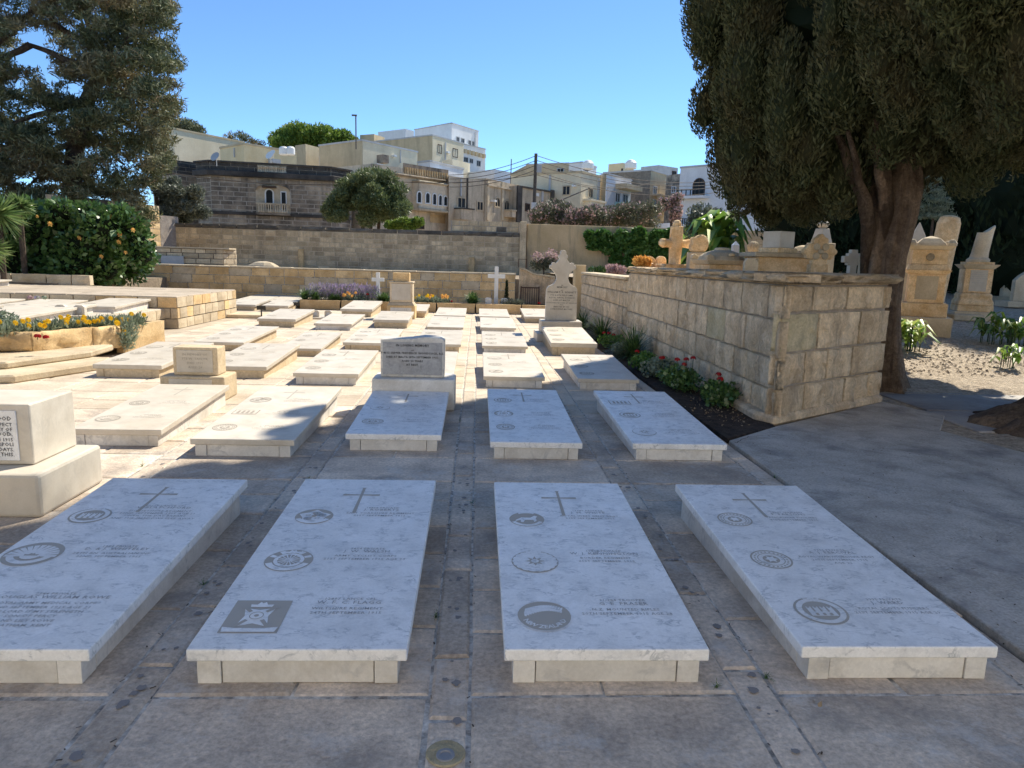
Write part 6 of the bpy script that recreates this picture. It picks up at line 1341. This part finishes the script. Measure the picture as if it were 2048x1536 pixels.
# cream and tan blocks above it
b1 = Bld('cream_block', 'long plain cream block with a sloping looking roof line at the upper left', 13, [(300, 272), (347, 258), (488, 286)], M['b_cream']); b1.win(0, 324, 336, 280, 304, 'b_grey')
b2_ = Bld('yellow_rooftop_house', 'low yellow rooftop house with a white water tank', 10.5, [(440, 297), (488, 288.5), (593, 306)], M['b_yellow']); b2_.box_on(1, 536, 553, 319, 327, 'awning', M['b_grey'], .6)
for i, (px, lab) in enumerate(((567, 'left white water tank on the yellow rooftop house'), (581, 'right white water tank on the yellow rooftop house'))):
    p = aty(px, 298, 58.5); o = MB().lathe([(.30, 0), (.34, .06), (.34, .5), (.25, .6), (.1, .64)], 16).build('water_tank', M['white'], loc=(p.x, p.y, p.z-.45), smooth=False); tag(o, lab, 'water tank', 'roof water tanks')
def dish(px, py, Y, r, lab, mat='white'):
    p = aty(px, py, Y); t = empty('satellite_dish', (p.x, p.y, p.z), 0, lab, 'satellite dish', 'satellite dishes on the roofs'); o = MB().lathe([(.02, 0), (r*.6, r*.12), (r, r*.35)], 14).build('dish', M[mat], t); o.rotation_euler = (math.radians(60), 0, math.radians(-25)); MB().tube([(0, .05, -r*1.6), (0, .05, 0)], .03, 5).build('mast', M['b_grey'], t)
dish(432, 315, 47, .32, 'grey satellite dish at the left of the black parapet', 'b_grey'); dish(541, 312, 58, .35, 'satellite dish in front of the yellow rooftop house'); dish(546, 306, 59, .25, 'smaller satellite dish above the other on the yellow wall')
b3 = Bld('tan_stair_block', 'narrow tan stairhead left of the textured tan block', 12.5, [(590, 291), (611, 288), (638, 295)], M['b_tan'])
b4 = Bld('tan_block', 'tan rendered block with a cream side wall in the middle of the skyline', 12, [(638, 292.5), (724, 281.5), (835, 305)], M['b_tan']); 
aa, bb = b4.face(1); _, d, n = b4.fr(1); MB().box(0.05, (bb-aa).length-.05, -.03, .0, 5, 11.98).build('cream_render', M['b_cream'], b4.t, loc=(aa.x, aa.y, 0), rz=math.atan2(d.y, d.x)); b4.win(1, 753, 765, 316, 330, 'b_white')
b5 = Bld('two_window_block', 'cream block with two dark windows below the white flats', 16, [(750, 284), (864.6, 271), (927, 288)], M['b_tan'])
aa, bb = b5.face(1); _, d, n = b5.fr(1); MB().box(0.02, (bb-aa).length, -.03, .0, 5, 15.98).build('cream_render', M['b_cream'], b5.t, loc=(aa.x, aa.y, 0), rz=math.atan2(d.y, d.x)); b5.win(1, 875, 883, 289, 307, 'timber'); b5.win(1, 905, 915, 297, 315, 'timber')
Bld('small_tan_block', 'small tan stairhead on the roofs beside the antenna', 17, [(720, 270), (748, 268), (769, 275)], M['b_tan'])
b6 = Bld('white_flats', 'tall white block of flats at the top of the hill', 24, [(829, 260), (903.5, 246.7), (957, 263)], M['b_white']); [b6.win(1, x0, x1, y0, y1, 'b_grey', fw_=.12) for x0, x1, y0, y1 in ((912, 919, 273, 284), (921.5, 929, 276, 287), (936, 942, 280, 291), (943.5, 949, 282, 293))]
b6b = Bld('white_lower_flats', 'lower white wing with a row of brackets in front of the tall white flats', 20.2, [(926, 288.5), (971, 299)], M['b_white'], back=10)
for k in range(6): x = 927+k*7.4; b6b.box_on(0, x, x+4.5, 298.5+k*2.0, 306+k*2.0, 'bracket', M['b_tan'], .35)
for x0, x1, y0, y1 in ((927, 936, 314, 325), (953, 961, 321, 333), (939, 946, 317, 327)): b6b.win(0, x0, x1, y0, y1, 'b_grey')
Bld('white_roof_block', 'white block left of the tall white flats', 22, [(756, 264), (811, 257.5), (828, 262)], M['b_white'])
b7 = Bld('white_low_house', 'low white house below the two window block', 10.6, [(836, 326), (860, 323), (927, 339)], M['b_white']); b7.box_on(1, 869, 887, 339.5, 345, 'awning', M['b_grey'], .4)
Bld('pale_house', 'pale flat roofed house right of the white low house', 11.5, [(933, 345), (989, 338.5), (1024, 345)], M['b_white'])
Bld('hidden_cream_house', 'cream upper storey behind the terrace roofs', 12.5, [(884, 321), (905, 318), (940, 327)], M['b_cream'])
# terrace of old stone houses
T = Bld('bay_window_house', 'old terrace house with a carved enclosed bay of arched windows', 8.1, [(745, 327), (898, 350)], M['b_row'], back=9)
T.box_on(0, 760, 897, 352, 356, 'cornice', M['b_house'], .35, bevel=.06)
T.box_on(0, 806, 896, 333, 351, 'balustrade_back', M['b_house'], .04)
for k in range(18): x = 808+k*4.9; T.box_on(0, x, x+2.3, 334+(x-808)*.155, 346+(x-808)*.16, 'baluster', M['honey'], .12)
T.box_on(0, 825, 897, 369, 420, 'bay', M['b_row'], .7, bevel=.03); T.box_on(0, 823, 898, 419, 425, 'bay_base', M['pale'], .85, bevel=.05); T.box_on(0, 823, 898, 366, 370, 'bay_cornice', M['pale'], .85, bevel=.05)
a_, d_, n_ = T.fr(0); bay = Bld.__new__(Bld); bay.t = T.t; bay.P = [T.P[0]+n_*.7, T.P[1]+n_*.7]; bay.zt = T.zt; bay.mat = T.mat
for x0, x1, y0, y1 in ((833, 843, 382, 407), (849.5, 860, 384, 408), (864, 873, 386, 411), (876, 884, 389, 412), (886, 895, 391, 413)): bay.win(0, x0, x1, y0, y1, 'white', True, mull=0)
T.win(0, 833, 848, 438, 458, 'timber'); T.box_on(0, 860, 890, 430, 446, 'lower_wall', M['honey'], .02); T.box_on(0, 764, 776, 310, 326, 'chimney', M['b_house'], .1, inn=.6)
T2 = Bld('flat_roofed_terrace_house', 'plain terrace house with one wide window and a pierced balcony', 7.9, [(898, 351.5), (934, 356.5), (973, 362.5)], M['b_row'], closed=[(gz(973, 362, 7.9).x-2, 75), (gz(898, 351, 7.9).x-2, 70)])
T2.win(0, 914, 931, 394, 417, 'pale'); T2.win(1, 953, 966, 402, 422, 'pale'); T2.box_on(0, 909, 933, 419, 440, 'balcony', M['b_row'], .8); T2.box_on(0, 908, 934, 417, 419.5, 'balcony_rail', M['b_dark'], .9); T2.box_on(0, 933.2, 934.2, 357, 424, 'downpipe', M['b_dark'], .1)
T3 = Bld('arched_window_house', 'terrace house with two tall arched windows and a stone balcony', 8.1, [(972, 356.5), (1036, 370.5)], M['b_row'], back=8); T3.win(0, 989, 1000, 393, 415, 'pale', True); T3.win(0, 1008, 1018, 399, 422, 'pale', True)
T3.box_on(0, 1007, 1038, 424, 436, 'balcony', M['b_row'], .8); T3.box_on(0, 1006, 1039, 421.5, 424.5, 'balcony_rail', M['pale'], .9); [T3.box_on(0, x, x+2.4, 357+(x-972)*.21, 440, 'pilaster', M['pale'], .1) for x in (974, 1003, 1031)]
T3.box_on(0, 973, 1036, 374, 377.5, 'cornice', M['b_row'], .2)
T4 = Bld('end_terrace_house', 'last terrace house with dark posts and a small dark window', 7.9, [(1036, 371), (1104, 383)], M['b_row'], back=8); T4.win(0, 1050, 1059, 407, 423, 'timber'); T4.box_on(0, 1034, 1041, 371, 445, 'dark_pier', M['b_dark'], .12); T4.box_on(0, 1101, 1105, 380, 440, 'dark_pier', M['b_dark'], .12); T4.box_on(0, 1041, 1101, 377, 380, 'cornice', M['b_dark'], .2); T4.box_on(0, 1068, 1078, 386, 392, 'patch', M['b_white'], .02)
# right hand cluster
C2 = Bld('cream_corner_house', 'big cream corner house beyond the oleanders', 9.5, [(1022, 351.5), (1163.5, 344.7), (1200, 354.5)], M['b_cream']); C2.win(0, 1125, 1141, 371, 391, 'pale'); C2.win(1, 1177, 1185, 376, 396, 'pale'); C2.box_on(1, 1166, 1203, 401, 405, 'balcony_rail', M['b_cream'], .8); C2.box_on(1, 1168, 1202, 405, 420, 'balcony', M['b_cream'], .7)
C1 = Bld('far_tan_houses', 'tan upper storeys behind the cream corner house', 15, [(1053, 330), (1088, 328.5), (1138, 327), (1160, 331)], M['b_tan'], closed=[(18, 130), (2, 130)]); C1.win(1, 1114, 1128, 336, 345, 'b_grey')
C1b = Bld('white_rooftop', 'white rooftop room with a round tank behind the cream corner house', 14.5, [(1138, 328), (1164, 325), (1193, 335)], M['b_white']); C1b.win(1, 1168, 1176, 336, 344, 'b_grey')
C3 = Bld('white_modern_house', 'narrow white modern house with a projecting slab balcony', 9.7, [(1196, 354), (1213, 348.6), (1263, 362)], M['b_white']); aa, bb = C3.face(0); _, d, n = C3.fr(0); MB().box(0, (bb-aa).length, -.03, 0, 0, 9.68).build('tan_side', M['b_tan'], C3.t, loc=(aa.x, aa.y, 0), rz=math.atan2(d.y, d.x))
C3.box_on(1, 1231, 1262, 371, 381, 'slab_balcony', M['b_tan'], 1.2); C3.win(1, 1230, 1239, 385, 405, 'b_grey'); C3.win(1, 1245, 1254, 388, 420, 'b_grey'); C3.box_on(1, 1215, 1228, 371, 418, 'shade_panel', M['b_grey'], .02); C3.box_on(1, 1229, 1258, 407, 419, 'glass_balustrade', plain('turquoise_glass', (.25, .42, .42), .2), .9)
C4 = Bld('grey_block_house', 'bare grey block gable with a balconied cream front', 11, [(1207, 347), (1302, 341), (1333, 350)], M['b_tan']); aa, bb = C4.face(0); _, d, n = C4.fr(0); MB().box(0.02, (bb-aa).length, -.03, 0, 0, 11.0).build('block_gable', stone('raw_block_gable', (.16, .14, .115), (.30, .26, .21), 1.2, .3, 0, .5, .95, stain=(.10, .09, .08), stain_amt=.6, fine=5), C4.t, loc=(aa.x, aa.y, 0), rz=math.atan2(d.y, d.x))
for y0 in (372, 398, 424): C4.win(1, 1306, 1313, y0, y0+18, 'b_grey'); C4.box_on(1, 1304, 1330, y0+19, y0+21, 'balcony', M['pale'], 1.0); C4.box_on(1, 1318, 1327, y0-1, y0+18, 'shutter', M['b_tan'], .06)
Bld('far_yellow_house', 'yellowish far house with water tanks on the skyline', 16, [(1217, 328.5), (1246, 325.5), (1268, 331)], M['b_yellow']).win(0, 1243, 1246, 337, 344, 'timber')
Bld('far_grey_house', 'pale grey far house beside the yellowish one on the skyline', 15, [(1282, 334), (1318, 330), (1356, 336)], M['b_grey']).win(1, 1344, 1352, 342, 350, 'timber')
C6 = Bld('patchy_house', 'rubble patched narrow house left of the white arched house', 10.5, [(1333, 351), (1362, 347)], stone('rubble', (.14, .12, .10), (.50, .42, .33), 2.2, .4, 0, .5, .95, fine=8), back=6)
for y0 in (372, 396, 418): C6.win(0, 1344, 1352, y0, y0+14, 'b_white')
C7 = Bld('white_arched_house', 'white house with tall arched windows and iron balconies left of the cypress', 10, [(1361, 336.5), (1430, 331), (1580, 316)], M['b_white'], closed=[(45, 80), (27, 78)]); C7.win(0, 1387, 1409, 356, 392, 'timber', True); C7.win(0, 1383, 1402, 410, 449, 'timber', True)
for (x0, x1, yt, yb) in ((1365, 1418, 381, 393), (1360, 1384, 438, 450)):
    C7.box_on(0, x0, x1, yb, yb+5, 'balcony_floor', M['b_white'], .9)
    C7.box_on(0, x0, x1, yt, yt+1.2, 'railing', M['black'], .9, inn=-.86)
    for k in range(7): x = x0+(x1-x0)*k/6; C7.box_on(0, x-.5, x+.5, yt, yb, 'railing_bar', M['black'], .9, inn=-.86)
Bld('white_shed', 'low white arched shed just over the plastered wall', 4.6, [(1311, 447), (1335, 446)], M['b_white'], back=2)
# caps on the roof edges, pipes and cooling units on the walls
for q in (b1, b2_, b4, b5, b6, b6b, b7, C1, C1b, C2, C3, C4, C7):
    for i in range(min(2, len(q.P)-1)):
        aa, bb = q.face(i); _, d, n = q.fr(i); l = (bb-aa).length; MB().box(-.04, l+.04, -.07, .25, q.zt-.02, q.zt+.14).build('roof_edge', M['b_tan'] if q.mat is M['b_cream'] or q.mat is M['b_yellow'] else M['b_grey'], q.t, loc=(aa.x, aa.y, 0), rz=math.atan2(d.y, d.x))
for q, i, x, y0, y1 in ((b4, 1, 800, 300, 326), (b5, 1, 890, 285, 322), (b6, 1, 950, 264, 300), (C2, 0, 1100, 350, 410), (C2, 1, 1196, 356, 400), (b2_, 0, 470, 296, 315), (T2, 0, 921, 357, 392), (T4, 0, 1083, 382, 430)): q.box_on(i, x-.7, x+.7, y0, y1, 'downpipe', M['b_grey'], .12)
for q, i, x, y in ((b4, 1, 785, 312), (b5, 1, 893, 305), (C2, 0, 1075, 380), (C2, 0, 1150, 372), (C4, 1, 1316, 395), (T3, 0, 983, 402), (b6, 1, 932, 290)): q.box_on(i, x-2.5, x+2.5, y-2, y+2, 'cooling_unit', M['white'], .4)
# utility pole, wires, antenna
t = empty('utility_pole', (aty(1067, 440, 40).x, 40, 0), 0, 'wooden utility pole standing beyond the wall next to the oleanders', 'pole'); px_ = t.location.x
zt_ = zat(1068, 307, 40); MB().tube([(0, 0, 0), (.02, 0, zt_)], [.13, .085], 9).build('pole', M['pole'], t); MB().box(.05, .35, -.06, .06, zt_-1.0, zt_-.55).build('insulator_bracket', M['b_grey'], t, bevel=.03); MB().box(-.14, .14, -.1, .1, zat(1067, 418, 40), zat(1067, 405, 40)).build('plate', M['white'], t)
def wire(a, b, sag, lab, r=.018):
    pts = []; a, b = Vector(a), Vector(b)
    for i in range(15): f = i/14; p = a.lerp(b, f); p.z -= sag*4*f*(1-f); pts.append(p)
    o = MB().tube(pts, r, 4).build('overhead_wire', M['pole']); tag(o, lab, 'wire', 'overhead wires from the utility pole'); return o
top = [Vector((px_+.05, 40, zt_-.25*k-.1)) for k in range(5)]
for k, (px, py, Yw) in enumerate(((898, 350, 46), (900, 358, 46), (905, 366, 46), (900, 374, 46), (780, 362, 44))): wire(top[k], aty(px, py, Yw), .25, 'wire running left from the utility pole along the terrace, number counted from the top: '+('first', 'second', 'third', 'fourth', 'lowest')[k])
for k, (px, py, Yw) in enumerate(((1440, 362, 50), (1440, 368, 50), (1440, 374, 50), (1300, 366, 50), (1440, 384, 50))): wire(top[k], aty(px, py, Yw), .6, 'wire running right from the utility pole towards the cypress, '+('uppermost', 'second from top', 'middle', 'one ending at the grey gable', 'lowest')[k])
wire(aty(335, 345, 42), aty(700, 368, 42), .25, 'thick cable sagging across the front of the blackened stone house', .03)
p = aty(1180, 376, 42); wire(aty(1095, 412, 40.5), p, 0, 'slanting stay wire by the cream corner house', .03)
t = empty('roof_antenna', (aty(712, 280, 66).x, 66, 11), 0, 'thin television antenna mast on the skyline', 'antenna'); zt_ = zat(709, 231, 66)-11; MB().tube([(0, 0, 0), (0, 0, zt_)], .06, 5).build('mast', M['pole'], t); MB().box(-.35, .1, -.05, .05, zt_-.05, zt_+.08).build('aerial', M['pole'], t)
t = empty('small_antenna', (aty(1022, 345, 70).x, 70, 8), 0, 'faint antenna behind the terrace roofs', 'antenna'); MB().tube([(0, 0, 0), (0, 0, zat(1022, 318, 70)-8)], .05, 5).build('mast', M['pole'], t)
for px, py, lab in ((1176, 327, 'round white water tank on the white rooftop room'), (1262, 326, 'white water tank on the far yellowish house')):
    p = aty(px, py, 88); o = MB().lathe([(.6, 0), (.7, .1), (.7, .7), (.4, 1.0), (.1, 1.1)], 14).build('water_tank', M['white'], loc=(p.x, p.y, p.z-.7)); tag(o, lab, 'water tank', 'roof water tanks')
for o in list(bpy.data.objects):
    if o.name.startswith('leaf_litter') or o.name.startswith('loose'): o['kind'] = 'stuff'
